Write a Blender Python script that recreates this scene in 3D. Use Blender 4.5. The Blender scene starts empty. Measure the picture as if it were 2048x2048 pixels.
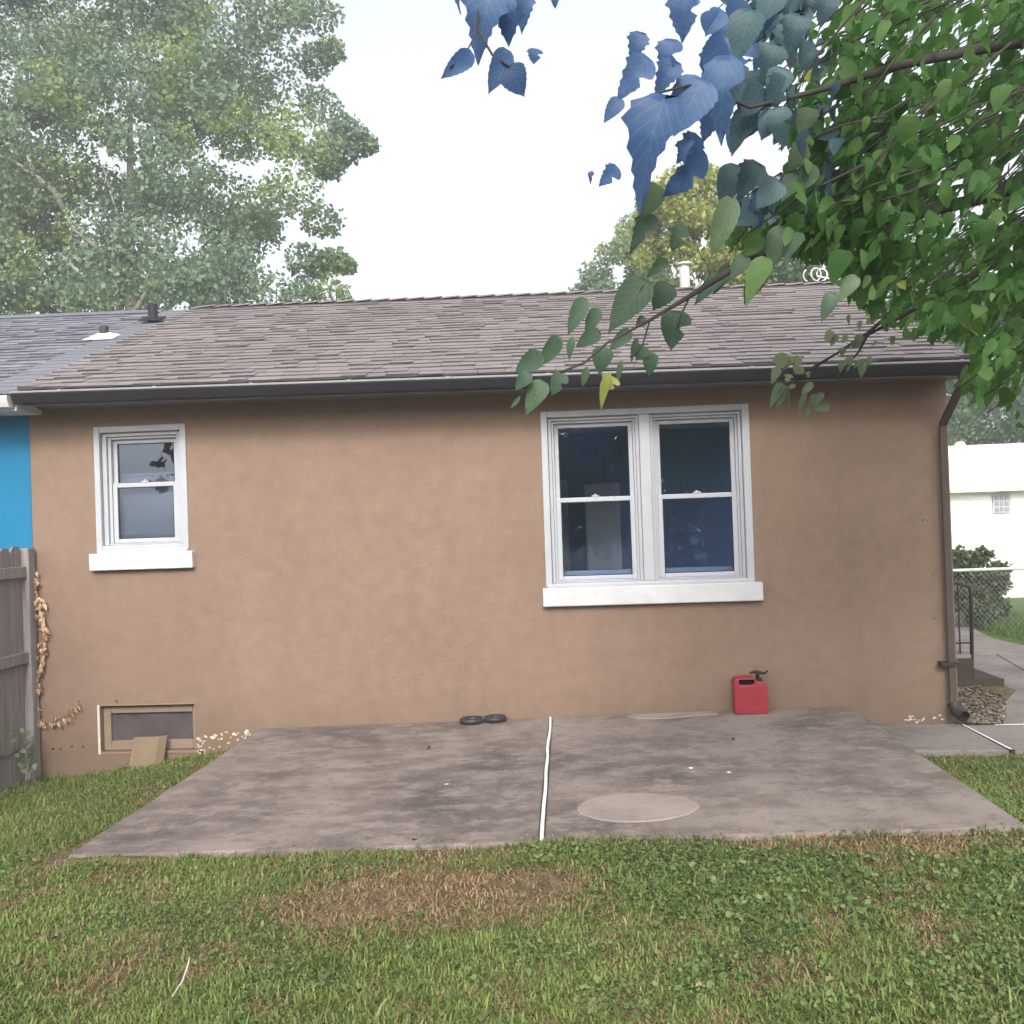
import bpy, bmesh, math, random
import numpy as np
from mathutils import Vector, Matrix
R = math.radians
random.seed(7); rng = np.random.default_rng(11)
sc = bpy.context.scene; col = sc.collection

# ------------------------------------------------------------------ camera
CAM = Vector((0.2370, -7.9175, 1.55))
CR = Vector((0.99755607, 0.06086321, -0.03431541)); CU = Vector((0.03487382, -0.00813613, 0.9993586)); CF = Vector((-0.06054498, 0.99811296, 0.01023877))
FPX = 2000.64
cd = bpy.data.cameras.new('camera'); cam = bpy.data.objects.new('camera', cd); col.objects.link(cam)
m3 = Matrix((CR, CU, -CF)).transposed(); cam.matrix_world = Matrix.Translation(CAM) @ m3.to_4x4()
cd.sensor_width = 36; cd.lens = FPX/2048*36; cd.clip_start = 0.05; cd.clip_end = 2000
sc.camera = cam
# ------------------------------------------------------------------ sky, sun, exposure
SUN = Vector((0.03, -0.85, 0.53)).normalized()
w = bpy.data.worlds.new('World'); sc.world = w; w.use_nodes = True
nt = w.node_tree; nt.nodes.clear()
sky = nt.nodes.new('ShaderNodeTexSky'); sky.sky_type = 'NISHITA'; sky.sun_disc = False
sky.sun_elevation = math.asin(SUN.z); sky.sun_rotation = math.atan2(SUN.x, SUN.y)
sky.air_density = 1.0; sky.dust_density = 4.0; sky.ozone_density = 1.0
hs = nt.nodes.new('ShaderNodeHueSaturation'); hs.inputs['Saturation'].default_value = 0.28
bg = nt.nodes.new('ShaderNodeBackground'); bg.inputs['Strength'].default_value = 0.15
wo = nt.nodes.new('ShaderNodeOutputWorld')
nt.links.new(sky.outputs[0], hs.inputs['Color']); nt.links.new(hs.outputs[0], bg.inputs[0]); nt.links.new(bg.outputs[0], wo.inputs[0])
ld = bpy.data.lights.new('sun', 'SUN'); ld.energy = 0.8; ld.angle = R(11); ld.color = (1.0, 0.95, 0.88)
lo = bpy.data.objects.new('sun', ld); col.objects.link(lo); lo.rotation_euler = SUN.to_track_quat('Z', 'Y').to_euler(); lo.location = (-6, -20, 18)
sc.view_settings.view_transform = 'Standard'; sc.view_settings.look = 'None'; sc.view_settings.gamma = 1.0
sc.view_settings.use_curve_mapping = False; sc.view_settings.exposure = 1.33

# ------------------------------------------------------------------ helpers
def PX(px, py, d): return CAM + (CF + CR*((px-1024)/FPX) - CU*((py-1024)/FPX))*d
def UN(px, py, axis, val):
    v = CF + CR*((px-1024)/FPX) - CU*((py-1024)/FPX); return CAM + v*((val-CAM[axis])/v[axis])
def TOPX(p):
    d = p-CAM; z = d.dot(CF)
    return (1024+FPX*d.dot(CR)/z, 1024-FPX*d.dot(CU)/z, z) if z > 0.05 else (-1e6, -1e6, z)
W = {}
def reg(o, M, parent):
    W[o.name] = M; col.objects.link(o)
    if parent is None: o.matrix_world = M
    else:
        o.parent = parent; o.matrix_parent_inverse = W[parent.name].inverted(); o.matrix_basis = M
    return o
def tag(o, label=None, cat=None, group=None, kind=None):
    if label: o['label'] = label
    if cat: o['category'] = cat
    if group: o['group'] = group
    if kind: o['kind'] = kind
    return o
def thing(name, loc, label, cat, group=None):
    o = bpy.data.objects.new(name, None); o.empty_display_size = .1
    reg(o, Matrix.Translation(Vector(loc)), None); return tag(o, label, cat, group)
class MB:
    def __init__(s): s.v = []; s.f = []
    def add(s, vs, fs):
        b = len(s.v); s.v += [Vector(x) for x in vs]; s.f += [tuple(i+b for i in f) for f in fs]; return s
    def box(s, x0, x1, y0, y1, z0, z1, M=None):
        vs = [Vector((x, y, z)) for z in (z0, z1) for y in (y0, y1) for x in (x0, x1)]
        if M: vs = [M @ v for v in vs]
        return s.add(vs, [(0,2,3,1), (4,5,7,6), (0,1,5,4), (2,6,7,3), (0,4,6,2), (1,3,7,5)])
    def prof(s, pts, x0, x1, z=lambda x: 0):   # (y,z) outline swept along x
        n = len(pts); vs = [(x0, a, b+z(x0)) for a, b in pts]+[(x1, a, b+z(x1)) for a, b in pts]
        fs = [(i, (i+1) % n, n+(i+1) % n, n+i) for i in range(n)]+[tuple(range(n))[::-1], tuple(range(n, 2*n))]
        return s.add(vs, fs)
    def tube(s, pts, rad, n=8, cap=True):
        pts = [Vector(p) for p in pts]; rad = rad if hasattr(rad, '__len__') else [rad]*len(pts)
        b = len(s.v); a = None
        for i, p in enumerate(pts):
            t = (pts[min(i+1, len(pts)-1)]-pts[max(i-1, 0)]).normalized()
            if a is None: a = t.orthogonal().normalized()
            a = (a-t*a.dot(t)); a = a.normalized() if a.length > 1e-6 else t.orthogonal().normalized()
            c = t.cross(a)
            for k in range(n):
                an = 2*math.pi*k/n; s.v.append(p+(a*math.cos(an)+c*math.sin(an))*rad[i])
        for i in range(len(pts)-1):
            for k in range(n):
                s.f.append((b+i*n+k, b+i*n+(k+1) % n, b+(i+1)*n+(k+1) % n, b+(i+1)*n+k))
        if cap:
            s.f.append(tuple(b+k for k in range(n))[::-1]); e = b+(len(pts)-1)*n; s.f.append(tuple(e+k for k in range(n)))
        return s
    def lathe(s, prof, c=(0, 0, 0), n=20, axis='z', sx=1, sy=1):
        b = len(s.v); c = Vector(c)
        for r, h in prof:
            for k in range(n):
                an = 2*math.pi*k/n; q = Vector((r*math.cos(an)*sx, r*math.sin(an)*sy, h))
                if axis == 'y': q = Vector((q.x, -h, q.y))
                s.v.append(c+q)
        for i in range(len(prof)-1):
            for k in range(n):
                s.f.append((b+i*n+k, b+i*n+(k+1) % n, b+(i+1)*n+(k+1) % n, b+(i+1)*n+k))
        s.f.append(tuple(b+k for k in range(n))[::-1]); e = b+(len(prof)-1)*n; s.f.append(tuple(e+k for k in range(n)))
        return s
    def build(s, name, mat, parent=None, smooth=False, bevel=0, seg=2):
        xs = [v.x for v in s.v]; ys = [v.y for v in s.v]; zs = [v.z for v in s.v]
        org = Vector(((min(xs)+max(xs))/2, (min(ys)+max(ys))/2, min(zs)))
        me = bpy.data.meshes.new(name); me.from_pydata([v-org for v in s.v], [], s.f)
        bm = bmesh.new(); bm.from_mesh(me); bmesh.ops.recalc_face_normals(bm, faces=bm.faces); bm.to_mesh(me); bm.free()
        if mat: me.materials.append(mat)
        if smooth: me.shade_smooth()
        o = bpy.data.objects.new(name, me); reg(o, Matrix.Translation(org), parent)
        if bevel:
            m = o.modifiers.new('bevel', 'BEVEL'); m.width = bevel; m.segments = seg; m.limit_method = 'ANGLE'; m.angle_limit = R(35)
        return o
def bigmesh(name, V, F, mat, parent=None, cols=None, n=None, kind=None):
    """V (N,3) array, F (M,k) array of equal polygons (k = 3 or 4) or list of such arrays"""
    Fs = F if isinstance(F, list) else [F]
    me = bpy.data.meshes.new(name); me.vertices.add(len(V)); me.vertices.foreach_set('co', np.asarray(V, np.float32).ravel())
    L = np.concatenate([f.ravel() for f in Fs]); tot = np.concatenate([np.full(len(f), f.shape[1]) for f in Fs])
    st = np.concatenate([[0], np.cumsum(tot)[:-1]])
    me.loops.add(len(L)); me.loops.foreach_set('vertex_index', L.astype(np.int32))
    me.polygons.add(len(tot)); me.polygons.foreach_set('loop_start', st.astype(np.int32)); me.polygons.foreach_set('loop_total', tot.astype(np.int32))
    me.update(calc_edges=True)
    if cols is not None:
        a = me.color_attributes.new('col', 'FLOAT_COLOR', 'POINT'); c4 = np.ones((len(V), 4), np.float32); c4[:, :3] = cols; a.data.foreach_set('color', c4.ravel())
    me.materials.append(mat); o = bpy.data.objects.new(name, me); reg(o, Matrix.Identity(4), parent)
    if kind: o['kind'] = kind
    return o
def inst(name, me, M, parent, mat=None):
    o = bpy.data.objects.new(name, me); reg(o, M, parent)
    if mat: o.material_slots[0].link = 'OBJECT'; o.material_slots[0].material = mat
    return o

# ------------------------------------------------------------------ materials
def nodes(name):
    m = bpy.data.materials.new(name); m.use_nodes = True; t = m.node_tree; b = t.nodes['Principled BSDF']
    return m, t, b, (lambda k, **kw: mk(t, k, **kw))
def mk(t, k, **kw):
    n = t.nodes.new(k)
    for a, v in kw.items(): setattr(n, a, v)
    return n
def noise(t, sc_, det=4, rough=.55, coord=None, stretch=None):
    n = mk(t, 'ShaderNodeTexNoise'); n.inputs['Scale'].default_value = sc_; n.inputs['Detail'].default_value = det; n.inputs['Roughness'].default_value = rough
    g = mk(t, 'ShaderNodeNewGeometry')
    if stretch:
        mp = mk(t, 'ShaderNodeMapping'); mp.inputs['Scale'].default_value = stretch; t.links.new(g.outputs['Position'], mp.inputs[0]); t.links.new(mp.outputs[0], n.inputs['Vector'])
    else: t.links.new(g.outputs['Position'], n.inputs['Vector'])
    return n
def ramp(t, src, stops):
    r = mk(t, 'ShaderNodeValToRGB'); e = r.color_ramp.elements
    while len(e) < len(stops): e.new(.5)
    for i, (p, c) in enumerate(stops): e[i].position = p; e[i].color = (*c, 1) if len(c) == 3 else c
    t.links.new(src, r.inputs[0]); return r
def mixc(t, fac, a, b, mode='MIX'):
    n = mk(t, 'ShaderNodeMix', data_type='RGBA', blend_type=mode)
    for i, v in ((0, fac), (6, a), (7, b)):
        if isinstance(v, (int, float)): n.inputs[i].default_value = v
        elif isinstance(v, tuple): n.inputs[i].default_value = (*v, 1)
        else: t.links.new(v, n.inputs[i])
    return n.outputs[2]
def bump(t, b, h, strength, dist):
    n = mk(t, 'ShaderNodeBump'); n.inputs['Strength'].default_value = strength; n.inputs['Distance'].default_value = dist
    t.links.new(h, n.inputs['Height']); t.links.new(n.outputs[0], b.inputs['Normal']); return n
def simple(name, c, rough=.6, var=.12, scale=6, metal=0, bmp=.15, bscale=60, spec=.4):
    m, t, b, _ = nodes(name); n = noise(t, scale, 6)
    lo_ = tuple(x*(1-var) for x in c); hi = tuple(min(1, x*(1+var)) for x in c)
    r = ramp(t, n.outputs[0], [(.3, lo_), (.7, hi)]); t.links.new(r.outputs[0], b.inputs['Base Color'])
    b.inputs['Roughness'].default_value = rough; b.inputs['Metallic'].default_value = metal; b.inputs['Specular IOR Level'].default_value = spec
    if bmp: bump(t, b, noise(t, bscale, 3).outputs[0], bmp, .004)
    return m
def randfac(t):   # differs per object and per loose piece
    oi = mk(t, 'ShaderNodeObjectInfo'); g = mk(t, 'ShaderNodeNewGeometry')
    a = mk(t, 'ShaderNodeMath', operation='ADD'); f = mk(t, 'ShaderNodeMath', operation='FRACT')
    t.links.new(oi.outputs['Random'], a.inputs[0]); t.links.new(g.outputs['Random Per Island'], a.inputs[1]); t.links.new(a.outputs[0], f.inputs[0]); return f.outputs[0]
def leafmat(name, stops, trans=.35, rough=.5, tcol=None, spec=.35, veins=True, blotch=None):
    m, t, b, _ = nodes(name); rf = randfac(t)
    r = ramp(t, rf, stops); n = noise(t, 40, 3); c = mixc(t, .25, r.outputs[0], n.outputs[0], 'OVERLAY')
    if blotch: c = mixc(t, ramp(t, noise(t, .42, 3, .6).outputs[0], [(.50, (0,)*3), (.60, (.85,)*3)]).outputs[0], c, mixc(t, .35, blotch, c, 'OVERLAY'))
    if veins:   # pale midrib along the leaf's own axis and side veins
        tc = mk(t, 'ShaderNodeTexCoord'); sx = mk(t, 'ShaderNodeSeparateXYZ'); t.links.new(tc.outputs['Object'], sx.inputs[0])
        ab = mk(t, 'ShaderNodeMath', operation='ABSOLUTE'); t.links.new(sx.outputs[0], ab.inputs[0])
        v = mk(t, 'ShaderNodeMath', operation='MULTIPLY_ADD'); v.inputs[1].default_value = -.9; t.links.new(ab.outputs[0], v.inputs[0]); t.links.new(sx.outputs[1], v.inputs[2])
        sn = mk(t, 'ShaderNodeMath', operation='PINGPONG'); sn.inputs[1].default_value = .075; t.links.new(v.outputs[0], sn.inputs[0])
        mn = mk(t, 'ShaderNodeMath', operation='MINIMUM'); t.links.new(ab.outputs[0], mn.inputs[0]); t.links.new(sn.outputs[0], mn.inputs[1])
        c = mixc(t, ramp(t, mn.outputs[0], [(.0, (.13,)*3), (.016, (0,)*3)]).outputs[0], c, (.40, .50, .38))
    t.links.new(c, b.inputs['Base Color']); b.inputs['Roughness'].default_value = rough; b.inputs['Specular IOR Level'].default_value = spec
    tr = mk(t, 'ShaderNodeBsdfTranslucent'); mx = mk(t, 'ShaderNodeMixShader'); mx.inputs[0].default_value = trans
    t.links.new(mixc(t, .5, c, tcol or (.16, .24, .05)), tr.inputs[0]); t.links.new(b.outputs[0], mx.inputs[1]); t.links.new(tr.outputs[0], mx.inputs[2])
    t.links.new(mx.outputs[0], t.nodes['Material Output'].inputs[0]); return m
def wallmat():
    m, t, b, _ = nodes('painted_masonry')
    n1 = noise(t, 1.1, 5); n2 = noise(t, 9, 6, .6); n3 = noise(t, 2.2, 4, .6, stretch=(1.6, 1, .25))
    c = ramp(t, n1.outputs[0], [(.3, (.228, .157, .115)), (.7, (.260, .182, .137))]).outputs[0]
    c = mixc(t, ramp(t, n3.outputs[0], [(.50, (0,)*3), (.75, (.35,)*3)]).outputs[0], c, (.200, .140, .106))
    c = mixc(t, .22, c, n2.outputs[0], 'OVERLAY'); c = mixc(t, .22, c, noise(t, 140, 3, .7).outputs[0], 'OVERLAY')
    # rain-splash dirt band with an uneven upper edge just above the ground
    g = mk(t, 'ShaderNodeNewGeometry'); sx = mk(t, 'ShaderNodeSeparateXYZ'); t.links.new(g.outputs['Position'], sx.inputs[0])
    a = mk(t, 'ShaderNodeMath', operation='MULTIPLY_ADD'); t.links.new(noise(t, 3.5, 5, .65).outputs[0], a.inputs[0]); a.inputs[1].default_value = -.55; t.links.new(sx.outputs[2], a.inputs[2])
    d = ramp(t, a.outputs[0], [(0, (.55,)*3), (.12, (0,)*3)])
    mr = mk(t, 'ShaderNodeMapRange'); mr.inputs[1].default_value = -.45; mr.inputs[2].default_value = .35; t.links.new(a.outputs[0], mr.inputs[0])
    d = ramp(t, mr.outputs[0], [(.0, (.5,)*3), (.55, (0,)*3)])
    c = mixc(t, d.outputs[0], c, (.155, .112, .076))
    t.links.new(c, b.inputs['Base Color']); b.inputs['Roughness'].default_value = .85; b.inputs['Specular IOR Level'].default_value = .2
    br = mk(t, 'ShaderNodeTexBrick'); mp = mk(t, 'ShaderNodeMapping'); mp.inputs['Rotation'].default_value = (R(90), 0, 0); g2 = mk(t, 'ShaderNodeNewGeometry')
    t.links.new(g2.outputs['Position'], mp.inputs[0]); t.links.new(mp.outputs[0], br.inputs['Vector'])
    br.inputs['Scale'].default_value = 1; br.inputs['Brick Width'].default_value = .205; br.inputs['Row Height'].default_value = .075; br.inputs['Mortar Size'].default_value = .006; br.inputs['Mortar Smooth'].default_value = 1
    h = mk(t, 'ShaderNodeMath', operation='MULTIPLY_ADD'); h.inputs[1].default_value = -.12; t.links.new(br.outputs['Fac'], h.inputs[0]); t.links.new(noise(t, 70, 5, .65).outputs[0], h.inputs[2])
    h2 = mk(t, 'ShaderNodeMath', operation='MULTIPLY_ADD'); h2.inputs[1].default_value = .9; t.links.new(noise(t, 11, 5, .6).outputs[0], h2.inputs[0]); t.links.new(h.outputs[0], h2.inputs[2])
    bump(t, b, h2.outputs[0], .45, .006); return m
def concrete(name, base, dark, light, seed=0):
    m, t, b, _ = nodes(name)
    n1 = noise(t, .95, 8, .66); n2 = noise(t, 4.5, 9, .74, stretch=(.8, 1.1, 1)); n3 = noise(t, 90, 5, .7); n4 = noise(t, 11, 9, .78, stretch=(.8, 1.1, 1))
    c = ramp(t, n1.outputs[0], [(.36, dark), (.48, base), (.62, light)]).outputs[0]
    c = mixc(t, ramp(t, n2.outputs[0], [(.47, (0,)*3), (.60, (.85,)*3)]).outputs[0], c, light)
    c = mixc(t, ramp(t, n4.outputs[0], [(.53, (0,)*3), (.64, (.6,)*3)]).outputs[0], c, dark)
    c = mixc(t, .5, c, n3.outputs[0], 'OVERLAY')
    t.links.new(c, b.inputs['Base Color']); b.inputs['Roughness'].default_value = .9; b.inputs['Specular IOR Level'].default_value = .2
    bump(t, b, n3.outputs[0], .35, .006); return m
def shinglemat(name, stops):
    m, t, b, _ = nodes(name); r = ramp(t, randfac(t), stops); n = noise(t, 90, 3, .7); n2 = noise(t, .9, 4)
    c = mixc(t, .45, r.outputs[0], n.outputs[0], 'OVERLAY'); c = mixc(t, .2, c, n2.outputs[0], 'OVERLAY')
    t.links.new(c, b.inputs['Base Color']); b.inputs['Roughness'].default_value = .85; b.inputs['Specular IOR Level'].default_value = .25
    bump(t, b, n.outputs[0], .4, .004); return m
def glassmat(name, tint, refl, mul=1.0):
    m, t, b, _ = nodes(name); t.nodes.remove(b)
    gl = mk(t, 'ShaderNodeBsdfGlossy'); gl.inputs['Roughness'].default_value = .015; gl.inputs['Color'].default_value = (*refl, 1)
    tr = mk(t, 'ShaderNodeBsdfTransparent'); tr.inputs[0].default_value = (*tint, 1)
    fr = mk(t, 'ShaderNodeFresnel'); fr.inputs['IOR'].default_value = 1.5
    k = mk(t, 'ShaderNodeMath', operation='MULTIPLY', use_clamp=True); k.inputs[1].default_value = 2.0*mul; t.links.new(fr.outputs[0], k.inputs[0])
    bp = mk(t, 'ShaderNodeBump'); bp.inputs['Strength'].default_value = .05; bp.inputs['Distance'].default_value = .02; t.links.new(noise(t, 2.5, 2).outputs[0], bp.inputs['Height']); t.links.new(bp.outputs[0], gl.inputs['Normal'])
    mx = mk(t, 'ShaderNodeMixShader'); t.links.new(k.outputs[0], mx.inputs[0]); t.links.new(tr.outputs[0], mx.inputs[1]); t.links.new(gl.outputs[0], mx.inputs[2])
    t.links.new(mx.outputs[0], t.nodes['Material Output'].inputs[0]); return m
def attrmat(name, rough=.6, trans=.3):
    m, t, b, _ = nodes(name); a = mk(t, 'ShaderNodeAttribute', attribute_name='col'); t.links.new(a.outputs[0], b.inputs['Base Color'])
    b.inputs['Roughness'].default_value = rough; b.inputs['Specular IOR Level'].default_value = .25
    tr = mk(t, 'ShaderNodeBsdfTranslucent'); t.links.new(a.outputs[0], tr.inputs[0]); mx = mk(t, 'ShaderNodeMixShader'); mx.inputs[0].default_value = trans
    t.links.new(b.outputs[0], mx.inputs[1]); t.links.new(tr.outputs[0], mx.inputs[2]); t.links.new(mx.outputs[0], t.nodes['Material Output'].inputs[0]); return m
def soilmat():
    m, t, b, _ = nodes('soil_and_thatch')
    n1 = noise(t, .35, 5); n2 = noise(t, 25, 6, .7); n3 = noise(t, 3, 5, .6)
    near = ramp(t, n2.outputs[0], [(.3, (.06, .044, .028)), (.5, (.15, .112, .062)), (.75, (.27, .205, .125))]).outputs[0]
    far = ramp(t, n3.outputs[0], [(.3, (.055, .10, .025)), (.7, (.10, .16, .045))]).outputs[0]; far = mixc(t, .4, far, n2.outputs[0], 'OVERLAY')
    g = mk(t, 'ShaderNodeNewGeometry'); sx = mk(t, 'ShaderNodeSeparateXYZ'); t.links.new(g.outputs['Position'], sx.inputs[0])
    sh = mk(t, 'ShaderNodeMath', operation='SUBTRACT'); sh.inputs[1].default_value = 3.0; t.links.new(sx.outputs[1], sh.inputs[0])
    f = ramp(t, sh.outputs[0], [(.0, (0,)*3), (1.0, (1,)*3)])
    t.links.new(mixc(t, f.outputs[0], near, far), b.inputs['Base Color']); b.inputs['Roughness'].default_value = .95; b.inputs['Specular IOR Level'].default_value = .1
    bump(t, b, n2.outputs[0], .6, .02); return m
M = {}
M['wall'] = wallmat()
M['blue'] = simple('blue_paint', (.0005, .150, .300), .7, .06, 2, bmp=.3, bscale=70)
M['white'] = simple('white_window_paint', (.43, .44, .47), .45, .06, 5, bmp=.06)
M['vinyl'] = simple('white_vinyl', (.44, .455, .49), .35, .03, 5, bmp=0)
M['sill'] = simple('white_painted_sill', (.57, .57, .59), .6, .08, 8, bmp=.4, bscale=45)
M['gutter'] = simple('dark_gutter_metal', (.022, .021, .026), .6, .12, 4, bmp=.05, spec=.25)
M['gutter_lip'] = simple('worn_gutter_lip', (.24, .235, .25), .5, .15, 9, bmp=.05)
M['soffit'] = simple('soffit_panel', (.13, .125, .135), .6, .1, 4)
M['nsoffit'] = simple('white_gutter_metal', (.72, .72, .74), .45, .06, 4)
M['shingle'] = shinglemat('brown_grey_shingle', [(.0, (.178, .156, .152)), (.35, (.210, .184, .179)), (.75, (.232, .204, .199)), (1, (.192, .170, .170))])
M['nshingle'] = shinglemat('blue_grey_shingle', [(.0, (.135, .143, .172)), (.5, (.175, .185, .22)), (1, (.215, .222, .255))])
M['strip'] = shinglemat('grey_roll_roofing', [(0, (.165, .17, .195)), (1, (.18, .185, .208))])
M['edge'] = simple('shaded_asphalt_edge', (.075, .066, .066), .9)  # cut asphalt edge, kept dark to paint the shadow line under each course
M['deck'] = simple('roof_felt', (.035, .033, .033), .9)
M['conc'] = concrete('stained_concrete', (.17, .138, .122), (.105, .088, .08), (.285, .238, .211))
M['walk'] = concrete('walk_concrete', (.19, .167, .154), (.14, .124, .116), (.26, .232, .212))
M['patch'] = concrete('pale_cement', (.29, .24, .212), (.25, .21, .188), (.34, .288, .256))
M['strip_white'] = simple('white_joint_filler', (.80, .79, .76), .6, .06, 12)
M['caulk'] = simple('dark_joint_edge', (.045, .04, .038), .9)
M['glass'] = glassmat('window_glass', (.85, .91, 1.0), (.50, .72, 1.0))
M['glassL'] = glassmat('left_window_glass', (.60, .63, .68), (.7, .8, .95))
M['screen'] = simple('dusty_window_pane', (.085, .074, .076), .35, .25, 7, bmp=.1, bscale=200, spec=.5)
M['gasket'] = simple('black_gasket', (.012, .012, .014), .6, bmp=0)
M['wood'] = None
M['red'] = simple('red_plastic', (.32, .026, .042), .42, .10, 8, bmp=.1, bscale=25, spec=.45)
M['black'] = simple('black_plastic', (.014, .013, .013), .5, bmp=.05)
M['rubber'] = simple('black_rubber', (.03, .03, .033), .42, bmp=.1)
M['greyplastic'] = simple('grey_plastic', (.26, .25, .26), .5)
M['tan'] = simple('tan_fired_clay', (.215, .162, .105), .85, .1, 8, bmp=.3)
M['tanpaint'] = simple('tan_frame_paint', (.25, .182, .132), .7, .1, 8, bmp=.3)
M['cream'] = simple('flaking_cream_paint', (.62, .55, .47), .7, .12, 20, bmp=.3)
M['room'] = simple('blue_room_paint', (.14, .22, .40), .8, .05, 2, bmp=0)
M['roomdoor'] = simple('beige_door_paint', (.90, .85, .80), .55, .04, 2, bmp=0)
M['roomgrey'] = simple('grey_room_paint', (.62, .62, .64), .7, .04, 2, bmp=0)
M['floor'] = simple('room_floorboards', (.16, .11, .075), .5)
M['blind'] = simple('pale_roller_blind', (.62, .62, .63), .8, .04, 3, bmp=.1)
M['steel'] = simple('brushed_steel', (.72, .72, .70), .3, .05, 5, metal=.6, bmp=0)
M['galv'] = simple('galvanised_pipe', (.60, .57, .53), .45, .15, 10, metal=.25, bmp=.05)
M['iron'] = simple('dark_painted_iron', (.035, .028, .026), .5)
M['brickdark'] = simple('dark_red_brick', (.050, .033, .028), .85, .2, 12, bmp=.4)
M['soil'] = soilmat()
M['grass'] = attrmat('grass_blades', .6, .3)
M['bark'] = simple('pale_bark', (.36, .33, .30), .9, .3, 4, bmp=.6, bscale=15)
M['barkd'] = simple('dark_bark', (.045, .037, .031), .9, .3, 8, bmp=.6, bscale=25)
M['housewhite'] = simple('white_siding', (.88, .87, .86), .6, .02, 2, bmp=0)
M['whiteroof'] = simple('pale_roof', (.86, .85, .84), .8, .04, 2, bmp=.2)
M['block'] = simple('glass_block', (.30, .32, .34), .25, .1, 20, bmp=0)
def woodmat():
    m, t, b, _ = nodes('weathered_fence_wood'); n = noise(t, 3, 7, .7, stretch=(14, 14, .8)); r = ramp(t, n.outputs[0], [(.25, (.13, .115, .112)), (.5, (.24, .215, .21)), (.8, (.36, .33, .325))])
    c = mixc(t, .35, r.outputs[0], ramp(t, randfac(t), [(0, (.35,)*3), (1, (.65,)*3)]).outputs[0], 'OVERLAY')
    t.links.new(c, b.inputs['Base Color']); b.inputs['Roughness'].default_value = .9; bump(t, b, n.outputs[0], .6, .006); return m
M['wood'] = woodmat()
M['leafG'] = leafmat('deep_green_leaf', [(0, (.036, .100, .026)), (.4, (.060, .150, .038)), (.75, (.092, .200, .056)), (1, (.16, .27, .095))], .55, .6, tcol=(.13, .33, .045), spec=.2)
M['leafM'] = leafmat('grey_green_leaf', [(0, (.040, .085, .050)), (.6, (.065, .120, .070)), (1, (.095, .150, .075))], .3, tcol=(.10, .18, .06))
M['leafB'] = leafmat('flare_blue_leaf', [(0, (.032, .078, .185)), (.5, (.044, .105, .24)), (1, (.065, .135, .28))], .35, tcol=(.08, .16, .36))  # blue of lens flare painted into the leaf colour
M['leafT'] = leafmat('flare_teal_leaf', [(0, (.030, .072, .090)), (.5, (.042, .095, .115)), (1, (.06, .12, .135))], .35, tcol=(.07, .16, .17))  # weaker flare tint painted in, grading from blue to green leaves
M['leafL'] = leafmat('pale_small_leaf', [(0, (.10, .15, .08)), (.6, (.17, .22, .125)), (1, (.25, .29, .17))], .35)
M['leafY'] = leafmat('yellowing_leaf', [(0, (.20, .26, .05)), (1, (.32, .34, .08))], .4)
M['leafDry'] = leafmat('dry_vine_leaf', [(0, (.42, .23, .13)), (.5, (.62, .40, .25)), (1, (.78, .60, .40))], .25, tcol=(.5, .32, .18))
M['treeA'] = leafmat('grey_green_tree_leaves', [(0, (.115, .19, .145)), (.5, (.20, .29, .21)), (.85, (.29, .38, .25)), (1, (.40, .47, .28))], .5, veins=False, blotch=(.40, .47, .15), tcol=(.18, .28, .05))
M['treeY'] = leafmat('yellow_green_tree_leaves', [(0, (.26, .29, .075)), (.5, (.44, .47, .14)), (1, (.64, .64, .23))], .55)
M['treeD'] = leafmat('dark_green_tree_leaves', [(0, (.045, .100, .040)), (.5, (.080, .155, .058)), (1, (.15, .24, .095))], .45)
M['bushm'] = leafmat('shrub_leaves', [(0, (.05, .08, .035)), (.5, (.085, .125, .055)), (1, (.15, .19, .085))], .35)

# ------------------------------------------------------------------ ground
def sstep(a, b, x): t = np.clip((x-a)/(b-a), 0, 1); return t*t*(3-2*t)
def G(x, y):
    x = np.asarray(x, float); y = np.asarray(y, float)
    z = -.031+.0147*np.clip(x, -2.3, 2.3)-.215*sstep(-2.0, -4.1, x)*sstep(-4.5, -1.0, y)-.10*sstep(-2.2, -2.5, x)*sstep(-3.6, -1.2, y)
    z = z-.14*sstep(2.25, 2.5, x)*sstep(-3.3, -1.6, y)-.10*sstep(-3.0, -6.0, x)*(1-sstep(-4.5, -1.0, y))
    z = z+.024*sstep(3.1, 3.2, x)*sstep(4.3, 4.0, x)*sstep(-.25, -.1, y)*sstep(1.8, 1.5, y)
    z = z-.85*sstep(6, 18, y)
    return z+.012*np.sin(x*2.3+1)*np.cos(y*1.9)+.008*np.sin(x*5.1)*np.sin(y*4.3+2)
def Gz(x, y): return float(G(x, y))
gx = np.unique(np.concatenate([np.linspace(-120, -8, 15), np.linspace(-8, 8, 130), np.linspace(8, 120, 15)]))
gy = np.unique(np.concatenate([np.linspace(-90, -9, 12), np.linspace(-9, 12, 150), np.linspace(12, 200, 24)]))
XX, YY = np.meshgrid(gx, gy); V = np.stack([XX, YY, G(XX, YY)], -1).reshape(-1, 3)
nx, ny = len(gx), len(gy); ii = (np.arange(ny-1)[:, None]*nx+np.arange(nx-1)[None]).ravel()
gro = bigmesh('ground', V, np.stack([ii, ii+1, ii+nx+1, ii+nx], 1), M['soil']); gro.data.shade_smooth(); tag(gro, kind='structure')

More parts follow.
